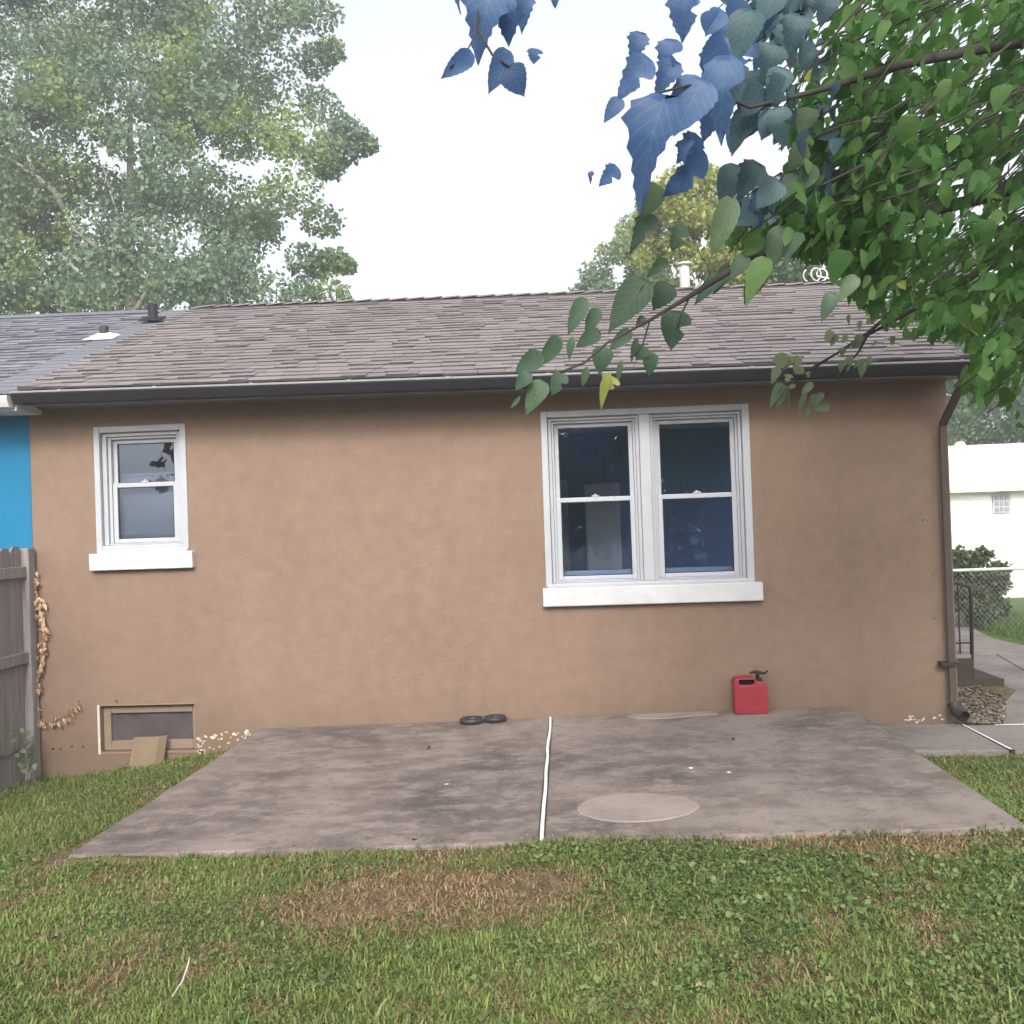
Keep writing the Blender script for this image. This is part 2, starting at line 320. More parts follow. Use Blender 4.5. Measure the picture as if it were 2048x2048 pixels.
# ------------------------------------------------------------------ patio
PXL, PXR, PDEP = -2.324, 2.325, 3.03
def pz(x, y): return .0147*x - .01*(-y)/3
def slab(name, outline, ztop, thick, mat, parent, bevel=.012):
    mb = MB(); n = len(outline); t = [(x, y, ztop(x, y)) for x, y in outline]; b = [(x, y, z-thick) for x, y, z in t]
    mb.add(t+b, [tuple(range(n)), tuple(range(n, 2*n))[::-1]]+[(i, n+i, n+(i+1) % n, (i+1) % n) for i in range(n)])
    return mb.build(name, mat, parent, bevel=bevel)
def wob(a, b, n=24, amp=.006):   # slightly uneven edge from a to b
    a = Vector((*a, 0)); b = Vector((*b, 0)); d = (b-a); nrm = Vector((-d.y, d.x, 0)).normalized()
    return [tuple((a+d*i/n+nrm*random.gauss(0, amp)*(0 if i == 0 else 1)).xy) for i in range(n)]
pat = bpy.data.objects.new('patio', None); reg(pat, Matrix.Identity(4), None); tag(pat, kind='structure')
s1 = slab('slab', [(PXL, -.012)]+wob((PXL, -.012), (PXL-.03, -PDEP), 20)[1:]+wob((PXL-.03, -PDEP), (.012, -PDEP))+[(.012, -PDEP), (-.006, -.012)], pz, .25, M['conc'], pat)
s2 = slab('slab', [(.021, -.012), (.043, -PDEP)]+wob((.043, -PDEP), (PXR+.02, -PDEP+.02))[1:]+[(PXR+.02, -PDEP+.02), (PXR, -.012)], pz, .25, M['conc'], pat)
mb = MB(); js = []
for i in range(15):
    t = i/14; js.append((.0075+.019*t+random.gauss(0, .0022), -.014-t*(PDEP-.014)))
mb.add([(x-.009, y, pz(x, y)+.007) for x, y in js]+[(x+.009, y, pz(x, y)+.007) for x, y in js]+[(x-.009, y, pz(x, y)-.2) for x, y in js]+[(x+.009, y, pz(x, y)-.2) for x, y in js],
       [f for i in range(14) for f in ((i, i+1, 15+i+1, 15+i), (i, 30+i, 30+i+1, i+1), (15+i, 15+i+1, 45+i+1, 45+i))]+[(0, 15, 45, 30), (14, 44, 59, 29)])
mb.build('joint_strip', M['strip_white'], pat)
cx, cy = .525, -2.515; pts = []
for k in range(48):
    a = 2*math.pi*k/48; rr = 1+.018*math.sin(3*a+1)+random.gauss(0, .006); pts.append((cx+.325*rr*math.cos(a), cy+.262*rr*math.sin(a)))
mb = MB(); mb.add([(x, y, pz(x, y)+.001) for x, y in pts]+[(cx+(x-cx)*.97, cy+(y-cy)*.97, pz(x, y)+.007) for x, y in pts], [(i, (i+1) % 48, 48+(i+1) % 48, 48+i) for i in range(48)]+[tuple(range(48, 96))])
mb.build('round_cement_patch', M['patch'], pat)
pc = [(.62, -.02), (1.28, -.02), (1.30, -.13), (1.05, -.19), (.86, -.235), (.68, -.19), (.60, -.11)]
mb = MB(); n = len(pc); mb.add([(x, y, pz(x, y)+.001) for x, y in pc]+[(x*.99+.009, y*.97-.001, pz(x, y)+.006) for x, y in pc], [(i, (i+1) % n, n+(i+1) % n, n+i) for i in range(n)]+[tuple(range(n, 2*n))])
mb.build('cement_patch', M['patch'], pat)
# broken footing chunk at the left front corner
slab('footing', [(-2.30, -2.7), (-2.375, -3.03), (-2.40, -3.14), (-2.2, -3.17), (-2.0, -3.12), (-1.8, -3.06), (-1.8, -2.7)], lambda x, y: -.064+.01*(x+2.4), .2, M['walk'], pat, .015)

# ------------------------------------------------------------------ walkway
wk = bpy.data.objects.new('walkway', None); reg(wk, Matrix.Identity(4), None); tag(wk, kind='structure')
wz = lambda x, y: -.098-.004*(x-2.3)
slab('slab', [(2.36, -.92), (3.118, -.965), (3.118, -.10), (2.36, -.02)], wz, .12, M['walk'], wk, .008)
slab('slab', [(3.158, -.965), (4.6, -1.02), (4.6, -.155), (3.20, -.145), (3.146, -.11)], wz, .12, M['walk'], wk, .008)
slab('slab', [(3.42, -.135), (4.6, -.145), (4.6, .78), (3.80, .745)], wz, .12, M['walk'], wk, .008)
slab('slab', [(3.81, .757), (4.6, .792), (4.65, 2.2), (4.13, 2.2), (4.13, 1.3)], wz, .12, M['walk'], wk, .008)
slab('slab', [(4.13, 2.212), (4.65, 2.212), (4.9, 3.6), (4.13, 3.6)], wz, .12, M['walk'], wk, .008)
slab('slab', [(3.4, 3.612), (5.75, 3.612), (5.5, 4.3), (5.45, 5.0), (5.65, 6.2), (5.9, 7.2), (4.6, 7.2), (3.4, 5.6)], wz, .12, M['walk'], wk, .008)
slab('slab', [(4.615, -1.02), (6.9, -1.1), (6.9, -.2), (4.615, -.155)], wz, .12, M['walk'], wk, .008)
slab('slab', [(4.612, -.143), (6.9, -.188), (6.9, 1.3), (4.63, 1.3)], wz, .12, M['walk'], wk, .008)
slab('slab', [(4.642, 1.312), (6.9, 1.312), (6.9, 2.4), (5.95, 3.6), (4.912, 3.6), (4.662, 2.2)], wz, .12, M['walk'], wk, .008)
mb = MB(); mb.add([(3.126, -.955, wz(3, 0)+.003), (3.148, -.955, wz(3, 0)+.003), (3.137, -.12, wz(3, 0)+.003), (3.122, -.12, wz(3, 0)+.003)], [(0, 1, 2, 3)]); mb.build('joint_strip', M['strip_white'], wk)
mb = MB(); mb.box(3.36, 4.6, -.1435, -.1365, -.16, wz(4, 0)+.003); mb.build('joint_strip', M['strip_white'], wk)

# ------------------------------------------------------------------ house
TILT = -.010
HX0, HX1 = -4.17, 3.15
house = thing('house', (-.5, 3.3, 0), 'tan painted one storey house with brown shingle roof behind the patio', 'house')
LW = (-3.631, -2.867, 1.422, 2.439); BW = (.008, 1.637, 1.031, 2.415)
bl, br_ = UN(200, 1413, 1, 0), UN(391, 1500, 1, 0); BS = (bl.x, br_.x, br_.z, bl.z)
def wall_grid(name, x0, x1, z0, z1, holes, ya, yb, mat, parent):
    xs = sorted({x0, x1, *[h[0] for h in holes], *[h[1] for h in holes]}); zs = sorted({z0, z1, *[h[2] for h in holes], *[h[3] for h in holes]})
    mb = MB(); idx = {}
    def vid(x, y, z):
        k = (round(x, 5), y, round(z, 5))
        if k not in idx: idx[k] = len(mb.v); mb.v.append(Vector((x, y, z)))
        return idx[k]
    solid = {}
    for i in range(len(xs)-1):
        for j in range(len(zs)-1):
            cx, cz = (xs[i]+xs[i+1])/2, (zs[j]+zs[j+1])/2; solid[i, j] = not any(h[0] < cx < h[1] and h[2] < cz < h[3] for h in holes)
    for (i, j), s in solid.items():
        if not s: continue
        a, b, c, d = xs[i], xs[i+1], zs[j], zs[j+1]
        mb.f.append((vid(a, ya, c), vid(b, ya, c), vid(b, ya, d), vid(a, ya, d))); mb.f.append((vid(a, yb, c), vid(a, yb, d), vid(b, yb, d), vid(b, yb, c)))
        if not solid.get((i-1, j)): mb.f.append((vid(a, ya, c), vid(a, ya, d), vid(a, yb, d), vid(a, yb, c)))
        if not solid.get((i+1, j)): mb.f.append((vid(b, ya, c), vid(b, yb, c), vid(b, yb, d), vid(b, ya, d)))
        if not solid.get((i, j-1)): mb.f.append((vid(a, ya, c), vid(a, yb, c), vid(b, yb, c), vid(b, ya, c)))
        if not solid.get((i, j+1)): mb.f.append((vid(a, ya, d), vid(b, ya, d), vid(b, yb, d), vid(a, yb, d)))
    return mb.build(name, mat, parent)
wall = wall_grid('wall', HX0, HX1, -.6, 2.62, [LW, BW, BS], 0.0, .24, M['wall'], house)
# side wall (gable), back wall, party wall
RS = .3805; EY, EZ = -.43, 2.672
def roofz(x, y): return EZ+TILT*x+RS*(y-EY) if y <= 3.3 else EZ+TILT*x+RS*(3.3-EY)-RS*(y-3.3)
side = MB()
for ya, yb, za, zb in ((.24, .7, -.6, 2.6), (.7, 2.9, -.6, .2), (.7, 2.9, 2.45, 2.6), (2.9, 6.6, -.6, 2.6)): side.box(HX1-.24, HX1, ya, yb, za, zb)  # the gap is an unseen opening added to let light into the room
side.build('wall', M['wall'], house)
gb = MB(); gp = [(.0, 2.6), (6.6, 2.6), (6.6, roofz(3, 6.6)-.1), (3.3, roofz(3, 3.3)-.1), (.0, roofz(3, 0)-.1)]
gb.prof(gp, HX1-.24, HX1-.001); gb.build('gable', M['wall'], house)
MB().box(HX0, HX1-.25, 6.36, 6.6, -.6, 2.6).build('wall', M['wall'], house)
MB().box(HX0, HX0+.2, .25, 6.35, -.6, 2.6).build('wall', M['roomgrey'], house)
MB().box(HX0+.21, HX1-.25, .245, 6.35, -.25, -.1).build('floor', M['floor'], house)
MB().box(HX0+.21, HX1-.25, .245, 6.35, 2.52, 2.6).build('ceiling', M['roomgrey'], house)
MB().box(-1.0, -.9, .25, 3.2, -.1, 2.52).build('partition', M['roomgrey'], house)
MB().box(-.9, HX1-.25, 3.2, 3.3, -.1, 2.52).build('partition', M['room'], house)
# seen through the left panes: a pale door with deadbolt and lever beside a beige cupboard
dA = UN(1105, 1120, 1, 3.14); dB = UN(1140, 1120, 1, 3.14)
door = MB().box(dA.x-.65, dB.x, 3.14, 3.195, -.1, 2.0).build('door', M['roomgrey'], house, bevel=.006)
q = UN(1124, 1119, 1, 3.1); MB().lathe([(.03, 0), (.03, .015), (.02, .03)], (q.x, 3.138, q.z), 16, 'y').build('deadbolt', M['steel'], door)
q = UN(1121, 1130, 1, 3.1); MB().tube([(q.x, 3.138, q.z), (q.x, 3.085, q.z), (q.x+.115, 3.085, q.z)], .012, 8).build('door_lever', M['steel'], door)
cA, cB = UN(1172, 1050, 1, 2.6), UN(1238, 965, 1, 2.6)
cup = MB().box(cA.x, cB.x, 2.6, 3.19, -.1, cB.z).build('cupboard', M['roomdoor'], house, bevel=.004)
MB().box(cA.x+.012, cB.x-.012, 2.585, 2.5995, cA.z+.01, cB.z-.015).build('cupboard_door', M['roomdoor'], cup, bevel=.004)
MB().box(cA.x+.012, cB.x-.012, 2.585, 2.5995, 0, cA.z-.01).build('cupboard_door', M['roomdoor'], cup, bevel=.004)

def frame_ring(x0, x1, z0, z1, wl, wr, wb, wt, ya, yb, mb=None):
    mb = mb or MB()
    mb.box(x0, x0+wl, ya, yb, z0, z1); mb.box(x1-wr, x1, ya, yb, z0, z1); mb.box(x0+wl, x1-wr, ya, yb, z0, z0+wb); mb.box(x0+wl, x1-wr, ya, yb, z1-wt, z1); return mb
def sash(win, x0, x1, z0, z1, zm, upper_y, lower_y, lock, gm='glass'):
    s = .034
    up = frame_ring(x0, x1, zm-.018, z1, s, s, .034, s, upper_y, upper_y+.03).build('upper_sash', M['vinyl'], win, bevel=.004)
    low = frame_ring(x0, x1, z0, zm+.018, s+.004, s+.004, .032, .036, lower_y, lower_y+.03).build('lower_sash', M['vinyl'], win, bevel=.004)
    for y, a, b, c, d in ((upper_y, x0+s, x1-s, zm+.016, z1-s), (lower_y, x0+s+.004, x1-s-.004, z0+.032, zm-.018)):
        frame_ring(a+.0005, b-.0005, c+.0005, d-.0005, .006, .006, .006, .006, y+.006, y+.026).build('gasket', M['gasket'], win)
        MB().box(a+.0066, b-.0066, y+.012, y+.017, c+.0066, d-.0066).build('pane', M[gm], win)
    MB().box(x0-.01, x1+.01, .135, .24, z0+.005, z0+.068).build('inner_sill', M['vinyl'], win, bevel=.004)
    if lock: MB().box((x0+x1)/2-.03, (x0+x1)/2+.03, lower_y-.004, lower_y+.018, zm+.0185, zm+.031).lathe([(.012, 0), (.012, .012)], ((x0+x1)/2, lower_y+.008, zm+.030), 12).build('sash_lock', M['vinyl'], win, bevel=.002)
# small left window
x0, x1, z0, z1 = LW
win = frame_ring(x0-.001, x1+.001, z0, z1+.001, .048, .05, .050, .05, -.012, .12).build('window', M['white'], house, bevel=.006)
win['label'] = 'small white single double-hung window with pale blind behind glass'
frame_ring(x0+.05, x1-.05, z0+.051, z1-.051, .036, .032, .009, .030, .028, .115).build('inner_frame', M['white'], win, bevel=.004)
frame_ring(x0+.088, x1-.083, z0+.061, z1-.082, .026, .02, .006, .02, .052, .11).build('stop', M['vinyl'], win, bevel=.003)
zm = UN(270, 970, 1, .07).z
sash(win, x0+.116, x1-.104, z0+.068, z1-.103, zm, .088, .062, True, 'glassL')
MB().box(x0-.044, x1+.046, -.062, .06, UN(280, 1139, 1, -.06).z, z0-.012).build('sill', M['sill'], win, bevel=.008)
MB().box(x0+.01, x1-.005, -.03, .05, z0-.013, z0+.012).build('sub_sill', M['white'], win, bevel=.005)
zb0 = UN(270, 948, 1, .15).z
bl_ = thing('window_blind', (x0+.38, .16, z0), 'pale grey roller blind half drawn up behind the small left window', 'blind')
MB().box(x0+.09, x1-.08, .150, .153, z0+.05, zb0).build('fabric', M['blind'], bl_)
MB().box(x0+.088, x1-.078, .142, .158, zb0-.022, zb0+.004).build('bottom_rail', M['vinyl'], bl_, bevel=.003)
# double right window
x0, x1, z0, z1 = BW
win = frame_ring(x0-.001, x1+.001, z0, z1+.001, .052, .058, .022, .05, -.012, .12).build('window', M['white'], house, bevel=.006)
win['label'] = 'wide white paired double-hung window above the gas can'
xm0, xm1 = UN(1290, 950, 1, 0).x-.035, UN(1290, 950, 1, 0).x+.05
MB().box(xm0, xm1, -.006, .118, z0+.022, z1-.05).build('mullion', M['white'], win, bevel=.006)
for a, b in ((x0+.052, xm0), (xm1, x1-.058)):
    frame_ring(a+.001, b-.001, z0+.023, z1-.051, .026, .026, .010, .024, .028, .115).build('inner_frame', M['white'], win, bevel=.004)
    frame_ring(a+.028, b-.028, z0+.034, z1-.076, .018, .018, .006, .018, .052, .11).build('stop', M['vinyl'], win, bevel=.003)
    sash(win, a+.047, b-.047, z0+.041, z1-.095, UN(1290, 995, 1, .07).z, .088, .062, True)
MB().box(x0-.028, x1+.052, -.062, .06, UN(1300, 1208, 1, -.06).z, z0-.010).build('sill', M['sill'], win, bevel=.008)
MB().box(x0+.01, x1-.005, -.03, .05, z0-.011, z0+.014).build('sub_sill', M['white'], win, bevel=.005)
# basement window
x0, x1, z0, z1 = BS
bw = frame_ring(x0+.004, x1-.004, z0+.002, z1-.012, .062, .030, .075, .055, .045, .11).build('basement_window', M['tanpaint'], house, bevel=.005)
bw['label'] = 'low basement window with tan frame and dark dusty pane'
MB().box(x0+.066, x1-.034, .075, .08, z0+.077, z1-.067).build('pane', M['screen'], bw)
frame_ring(x0-.001, x1+.012, z0-.02, z1+.014, .003, .01, .016, .012, -.006, .0445).build('trim', M['tanpaint'], bw, bevel=.003)
MB().box(x0-.022, x0-.002, -.010, .044, z0-.02, z1+.012).build('trim', M['cream'], bw, bevel=.004)
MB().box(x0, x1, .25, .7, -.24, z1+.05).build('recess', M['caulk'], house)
# flaked paint and weep holes low on the wall
def flake(cx, cz, s, mat, name, y=-.0035, par=None):
    n = random.randint(6, 9); o = []
    for k in range(n):
        a = 2*math.pi*k/n; r = s*random.uniform(.45, 1.15); o.append((cx+r*math.cos(a)*1.15, cz+r*math.sin(a)*.85))
    mb = MB(); mb.add([(a, y, b) for a, b in o]+[(a, .004, b) for a, b in o], [tuple(range(n))]+[(i, (i+1) % n, n+(i+1) % n, n+i) for i in range(n)]); mb.build(name, mat, par or wall)
for k in range(46):
    t = random.random(); p = UN(396+105*t**1.3, 1463+(1-t*.75)*50*random.random(), 1, 0)
    flake(p.x, p.z, random.choice((.008, .011, .016, .024)), M['cream'], 'paint_flake')
for px, py in ((106, 1498), (122, 1498), (144, 1493), (167, 1493), (233, 1402)):
    p = UN(px, py, 1, 0); flake(p.x, p.z, .014, M['caulk'], 'weep_hole', -.002)
for px, py in ((1867, 1149), (1868, 1236), (1846, 1040)): p = UN(px, py, 1, 0); flake(p.x, p.z, .010, M['caulk'], 'weep_hole', -.002)
for k in range(16):
    p = UN(1808+80*random.random(), 1430+14*random.random(), 1, 0); flake(p.x, p.z, random.uniform(.006, .018), M['cream'], 'paint_flake')

# roof
RX0, RX1 = -4.01, 3.19; SA = math.atan(RS)
def roof_frame(x, s, y0=EY, z0=EZ):   # local x along the eave, y up the slope, z outward
    X = Vector((1, 0, TILT)).normalized(); S = Vector((0, math.cos(SA), math.sin(SA))); N = X.cross(S).normalized()
    o = Vector((x, y0, z0+TILT*x))+S*s
    return Matrix(((X.x, S.x, N.x, o.x), (X.y, S.y, N.y, o.y), (X.z, S.z, N.z, o.z), (0, 0, 0, 1)))
SL = (3.3-EY)/math.cos(SA)
def roof_deck(xa, xb, parent, dz=0):
    mb = MB()
    for sgn in (0, 1):
        pr = [(EY, EZ-.012+dz), (3.3, EZ+RS*(3.3-EY)-.012+dz), (3.3, EZ+RS*(3.3-EY)-.10+dz), (EY+.02, EZ-.085+dz)]
        if sgn: pr = [(6.6-a+.0, b) for a, b in pr]
        mb.prof(pr, xa, xb, z=lambda x: TILT*x)
    return mb
roof = roof_deck(RX0, RX1, house).build('roof', M['deck'], house)
def tab_mesh(wd, mat, h=.014, L=.2):
    me = bpy.data.meshes.new('shingle')
    j = .006
    vs = [(0, 0, -.004), (wd, random.uniform(-j, j), -.004), (wd, L, -.006), (0, L, -.006), (0, 0, h), (wd, random.uniform(-j, j), h), (wd, L, .001), (0, L, .001)]
    me.from_pydata(vs, [], [(4, 5, 6, 7), (0, 1, 5, 4), (0, 4, 7, 3), (1, 2, 6, 5), (0, 3, 2, 1)]); me.materials.append(mat); me.materials.append(M['edge']); me.polygons[1].material_index = 1; return me
EXPO = .142; NC = int(SL/EXPO)
def lay_shingles(xa, xb, parent, mat, ind_courses, dz=0, ind_x=None):
    tabs = [tab_mesh(.100+.018*i, mat, .011+.004*(i % 3)) for i in range(10)]
    big = MB(); bi = []
    for c in range(NC+1):
        s = c*EXPO; x = xa; first = True
        if s > SL-.05: break
        while x < xb-.01:
            i = random.randrange(10); wd = .100+.018*i
            if first: wd = random.uniform(.1, wd); first = False
            wd_use = min(wd, xb-x); me = tabs[i]; fx = wd_use/(.100+.018*i)*.985
            Mx = roof_frame(x, s-.012+random.gauss(0, .0025), EY, EZ+dz) @ Matrix.Diagonal((fx, min(1, (SL-s+.01)/.2), random.uniform(.75, 1.25), 1))
            if c < ind_courses and (ind_x is None or x+wd > ind_x): inst('shingle', me, Mx, parent)
            else: big.add([Mx @ v.co for v in me.vertices], [tuple(p.vertices) for p in me.polygons]); bi += [p.material_index for p in me.polygons]
            x += wd_use
    if big.v:
        o = big.build('shingle_field', mat, parent); o['kind'] = 'stuff'; o.data.materials.append(M['edge']); o.data.polygons.foreach_set('material_index', np.array(bi, np.int32))
lay_shingles(RX0, RX1, roof, M['shingle'], 7)
mb = MB()
for x in np.arange(RX0, RX1-.1, .2):
    x1_ = min(x+.26, RX1); z = lambda xx: TILT*xx; rz = EZ+RS*(3.3-EY)
    a = rz+.006; b = a+.012
    mb.add([(x, 3.17, a-.038+z(x)), (x, 3.3, a+.012+z(x)), (x, 3.43, a-.038+z(x)), (x1_, 3.17, b-.028+z(x1_)), (x1_, 3.3, b+.016+z(x1_)), (x1_, 3.43, b-.028+z(x1_))], [(0, 3, 4, 1), (1, 4, 5, 2), (3, 0, 1, 4), (0, 1, 2, 5, 4, 3)][:2]+[(3, 5, 4)])
mb.build('ridge_cap', M['shingle'], roof)
mb = MB()
for c in range(NC):   # back slope
    s = c*EXPO; y = 7.03-s*math.cos(SA)
    mb.add([(RX0, y+.01, EZ+RS*(7.03-y)+.014), (RX1, y+.01, EZ+RS*(7.03-y)+.014), (RX1, y-.16, EZ+RS*(7.03-y+.16)), (RX0, y-.16, EZ+RS*(7.03-y+.16))], [(0, 1, 2, 3)])
o = mb.build('back_slope_shingles', M['shingle'], roof); o['kind'] = 'stuff'
# rake board at the right gable, flue pipe through the back slope near the ridge
MB().prof([(EY+.005, EZ-.02), (3.3, EZ+RS*(3.3-EY)-.014), (3.3, EZ+RS*(3.3-EY)-.17), (EY+.005, EZ-.16)], RX1-.03, RX1+.012, z=lambda x: TILT*x).build('rake_board', M['gutter'], house)
fp = UN(1370, 577, 1, 3.55)
fl = MB().lathe([(.058, -.25), (.058, .24)], (fp.x, 3.55, fp.z), 20).build('flue', M['galv'], roof, smooth=False)
MB().lathe([(.052, .238), (.052, .262), (.085, .264), (.092, .272), (.088, .285), (.03, .305)], (fp.x, 3.55, fp.z), 20).build('flue_cap', M['galv'], fl)
# gutter, soffit, fascia, downspout
zt = lambda x: TILT*x
MB().prof([(EY+.05, EZ-.03), (EY-.06, EZ-.035), (EY-.068, EZ-.03), (EY-.068, EZ-.05), (EY-.05, EZ-.082), (EY-.03, EZ-.114), (EY+.05, EZ-.116)], RX0-.03, RX1+.004, z=zt).build('gutter', M['gutter'], house)
MB().prof([(EY-.058, EZ-.026), (EY-.074, EZ-.026), (EY-.074, EZ-.040), (EY-.066, EZ-.044)], RX0-.03, RX1+.004, z=zt).build('gutter_lip', M['gutter_lip'], house)
for k in range(10): x = RX0+.35+k*.75; MB().box(x-.012, x+.012, EY-.062, EY+.03, EZ-.030+zt(x), EZ-.022+zt(x)).build('gutter_strap', M['nsoffit'], house)
MB().prof([(EY+.052, EZ-.045), (EY+.075, EZ-.045), (EY+.075, EZ-.128), (EY+.052, EZ-.128)], RX0, RX1, z=zt).build('fascia', M['gutter_lip'], house)
MB().prof([(EY+.077, EZ-.098), (0.0, EZ-.098), (0.0, EZ-.113), (EY+.077, EZ-.113)], RX0, RX1, z=zt).build('soffit', M['soffit'], house)
dsx = HX1-.055
M['spout'] = simple('brown_downspout_metal', (.085, .066, .056), .5)
ds = MB().tube([(dsx+.02, EY+.0, EZ-.10), (dsx+.02, EY+.02, EZ-.22), (dsx, -.06, EZ-.48), (dsx, -.05, EZ-.6), (dsx, -.05, .02), (dsx, -.06, -.02)], .036, 4).build('downspout', M['spout'], house, bevel=.006)
MB().tube([(dsx, -.05, .05), (dsx+.01, -.075, -.01), (dsx+.04, -.16, -.035)], .046, 12, cap=False).build('elbow', M['iron'], ds, smooth=True)
MB().box(dsx-.09, dsx+.056, -.094, -.002, UN(1905, 1331, 1, -.05).z, UN(1905, 1323, 1, -.05).z).build('strap', M['iron'], ds)

# ------------------------------------------------------------------ neighbouring blue house
NX0, NX1 = -9.5, -4.176
nb = thing('house', (-6.8, 3.3, 0), 'bright blue painted adjoining house with blue-grey shingle roof', 'house')
MB().box(NX0, NX1, .006, .24, -.7, 2.62).build('wall', M['blue'], nb)
MB().box(NX0, NX0+.24, .25, 6.6, -.7, 2.62).build('wall', M['blue'], nb)
MB().prof([(.01, 2.6), (6.6, 2.6), (6.6, 2.78), (3.3, 4.0), (.01, 2.78)], NX0, NX0+.2).build('gable', M['blue'], nb)
NDZ = -.03
nroof = roof_deck(NX0-.1, RX0-.012, nb, NDZ).build('roof', M['deck'], nb)
lay_shingles(NX0-.1, RX0-.35, nroof, M['nshingle'], 99, NDZ, ind_x=-5.6)
mb = MB()
for c in range(NC):
    s = c*EXPO*1.0; Mx = roof_frame(RX0-.345, s, EY, EZ+NDZ+.012)
    mb.add([Mx @ Vector(v) for v in ((0, 0, .012), (.345, 0, .016), (.345, .15, .006), (0, .15, .002), (0, 0, -.01), (.345, 0, -.02))], [(0, 1, 2, 3), (4, 5, 1, 0)])
Mx = roof_frame(RX0, 0, EY, EZ+NDZ+.012); mb.add([Mx @ Vector(v) for v in ((0, -.01, .016), (0, SL, .016), (0, SL, -.03), (0, -.01, -.03))], [(0, 1, 2, 3)])
mb.build('roll_roofing_strip', M['strip'], nroof)
MB().prof([(3.17, EZ+RS*(3.3-EY)-.03+NDZ), (3.3, EZ+RS*(3.3-EY)+.03+NDZ), (3.43, EZ+RS*(3.3-EY)-.03+NDZ)], NX0-.1, RX0-.36, z=zt).build('ridge_cap', M['nshingle'], nroof)
MB().prof([(EY+.05, EZ-.05), (EY-.06, EZ-.055), (EY-.068, EZ-.075), (EY-.05, EZ-.11), (EY-.03, EZ-.14), (EY+.05, EZ-.142)], NX0-.1, RX0-.06, z=zt).build('gutter', M['nsoffit'], nb)
MB().prof([(EY+.052, EZ-.06), (0, EZ-.12), (0, EZ-.155), (EY+.052, EZ-.16)], NX0, RX0-.05, z=zt).build('soffit', M['nsoffit'], nb)
def on_roof(px, py):
    v = CF+CR*((px-1024)/FPX)-CU*((py-1024)/FPX); k = EZ-RS*EY; t = (k-(CAM.z-RS*CAM.y))/(v.z-RS*v.y); return CAM+v*t
p = on_roof(206, 684); Mx = roof_frame(p.x, (p.y-EY)/math.cos(SA), EY, EZ+NDZ+.02)
mb = MB(); mb.add([Mx @ Vector(v) for v in ((-.16, -.10, .012), (.14, -.10, .012), (.12, .14, .012), (-.10, .14, .012), (-.055, -.03, .05), (.055, -.03, .05), (.05, .06, .05), (-.05, .06, .05))], [(0, 1, 5, 4), (1, 2, 6, 5), (2, 3, 7, 6), (3, 0, 4, 7), (4, 5, 6, 7)])
pv = mb.build('vent_flange', M['housewhite'], nroof)
MB().lathe([(.042, 0), (.042, .16), (.034, .16), (.034, .1)], (p.x, p.y+.03, p.z+.0), 14).build('vent_pipe', M['iron'], nroof)
p = on_roof(305, 651)
MB().lathe([(.05, -.05), (.05, .21), (.042, .21), (.042, .15)], (p.x, p.y+.02, p.z+.02), 14).build('vent_pipe', M['gutter'], nroof)
Mx = roof_frame(p.x, (p.y-EY)/math.cos(SA), EY, EZ+.02)
MB().box(-.12, .12, -.08, .1, 0, .02, Mx).build('vent_flange', M['gutter'], nroof, bevel=.008)

# ------------------------------------------------------------------ wooden fence
fen = thing('wooden_fence', (-4.24, -1.2, -.3), 'weathered grey wooden board fence running up to the house corner', 'fence')
bm_w = []
for k in range(4):
    mb = MB(); h = 1.60+.0*k; e = .012+.012*k/3; wd = .135
    pr = [(0, 0), (wd, 0), (wd, h-.035), (wd-e-.02, h), (e+.02, h-.004*k), (0, h-.03)]; n = len(pr)
    me = bpy.data.meshes.new('board'); me.from_pydata([(-.009, a, b) for a, b in pr]+[(.009, a, b) for a, b in pr], [], [tuple(range(n)), tuple(range(n, 2*n))[::-1]]+[(i, n+i, n+(i+1) % n, (i+1) % n) for i in range(n)])
    me.materials.append(M['wood']); bm_w.append(me)
y = -.145
while y > -3.6:
    inst('board', random.choice(bm_w), Matrix.Translation((-4.205+random.gauss(0, .003), y-.135, -.115+random.gauss(0, .012))) @ Matrix.Rotation(random.gauss(0, .008), 4, 'X'), fen)
    y -= .142
MB().box(-4.235, -4.138, -.13, -.03, -.4, 1.475).build('post', M['wood'], fen, bevel=.006)
MB().box(-4.192, -4.102, -2.6, -2.5, -.4, 1.475).build('post', M['wood'], fen, bevel=.006)
for z in (1.285, .60): MB().box(-4.194, -4.156, -3.6, -.132, z-.045, z+.045).build('rail', M['wood'], fen, bevel=.005)
yy = -.115
while yy > -1.5:
    MB().box(-4.235, -4.217, yy-.085, yy, -.42, -.06+random.gauss(0, .02)).build('kick_board', M['wood'], fen); yy -= .088

# ------------------------------------------------------------------ leaf shapes
def leaf_mesh(name, half, mat, fold=.16, droop=.18, serr=.02, asym=None, wave=.03):
    """half: (u, w) outline of the right side along a leaf of length 1 (origin at its stalk, axis +y)"""
    L = half; Rr = asym or half; n = len(L); vs = []; fs = []
    for i in range(n):
        u = (L[i][0]+Rr[i][0])/2; zc = -droop*u*u
        vs += [(0, u, zc), (L[i][1], L[i][0], zc+fold*L[i][1]+wave*math.sin(7*u)), (-Rr[i][1], Rr[i][0], zc+fold*Rr[i][1]-wave*math.sin(6*u+1))]
    for i in range(n-1):
        a, b = 3*i, 3*i+3; fs += [(a, a+1, b+1, b), (a, b, b+2, a+2)]
    me = bpy.data.meshes.new(name); me.from_pydata(vs, [], fs); me.materials.append(mat); me.shade_smooth(); return me
ov = [(0, .005), (-.03, .16), (.05, .30), (.14, .375), (.22, .41), (.25, .38), (.36, .40), (.39, .365), (.50, .36), (.53, .32), (.64, .29), (.67, .25), (.78, .19), (.81, .16), (.90, .07), (1.0, .0)]
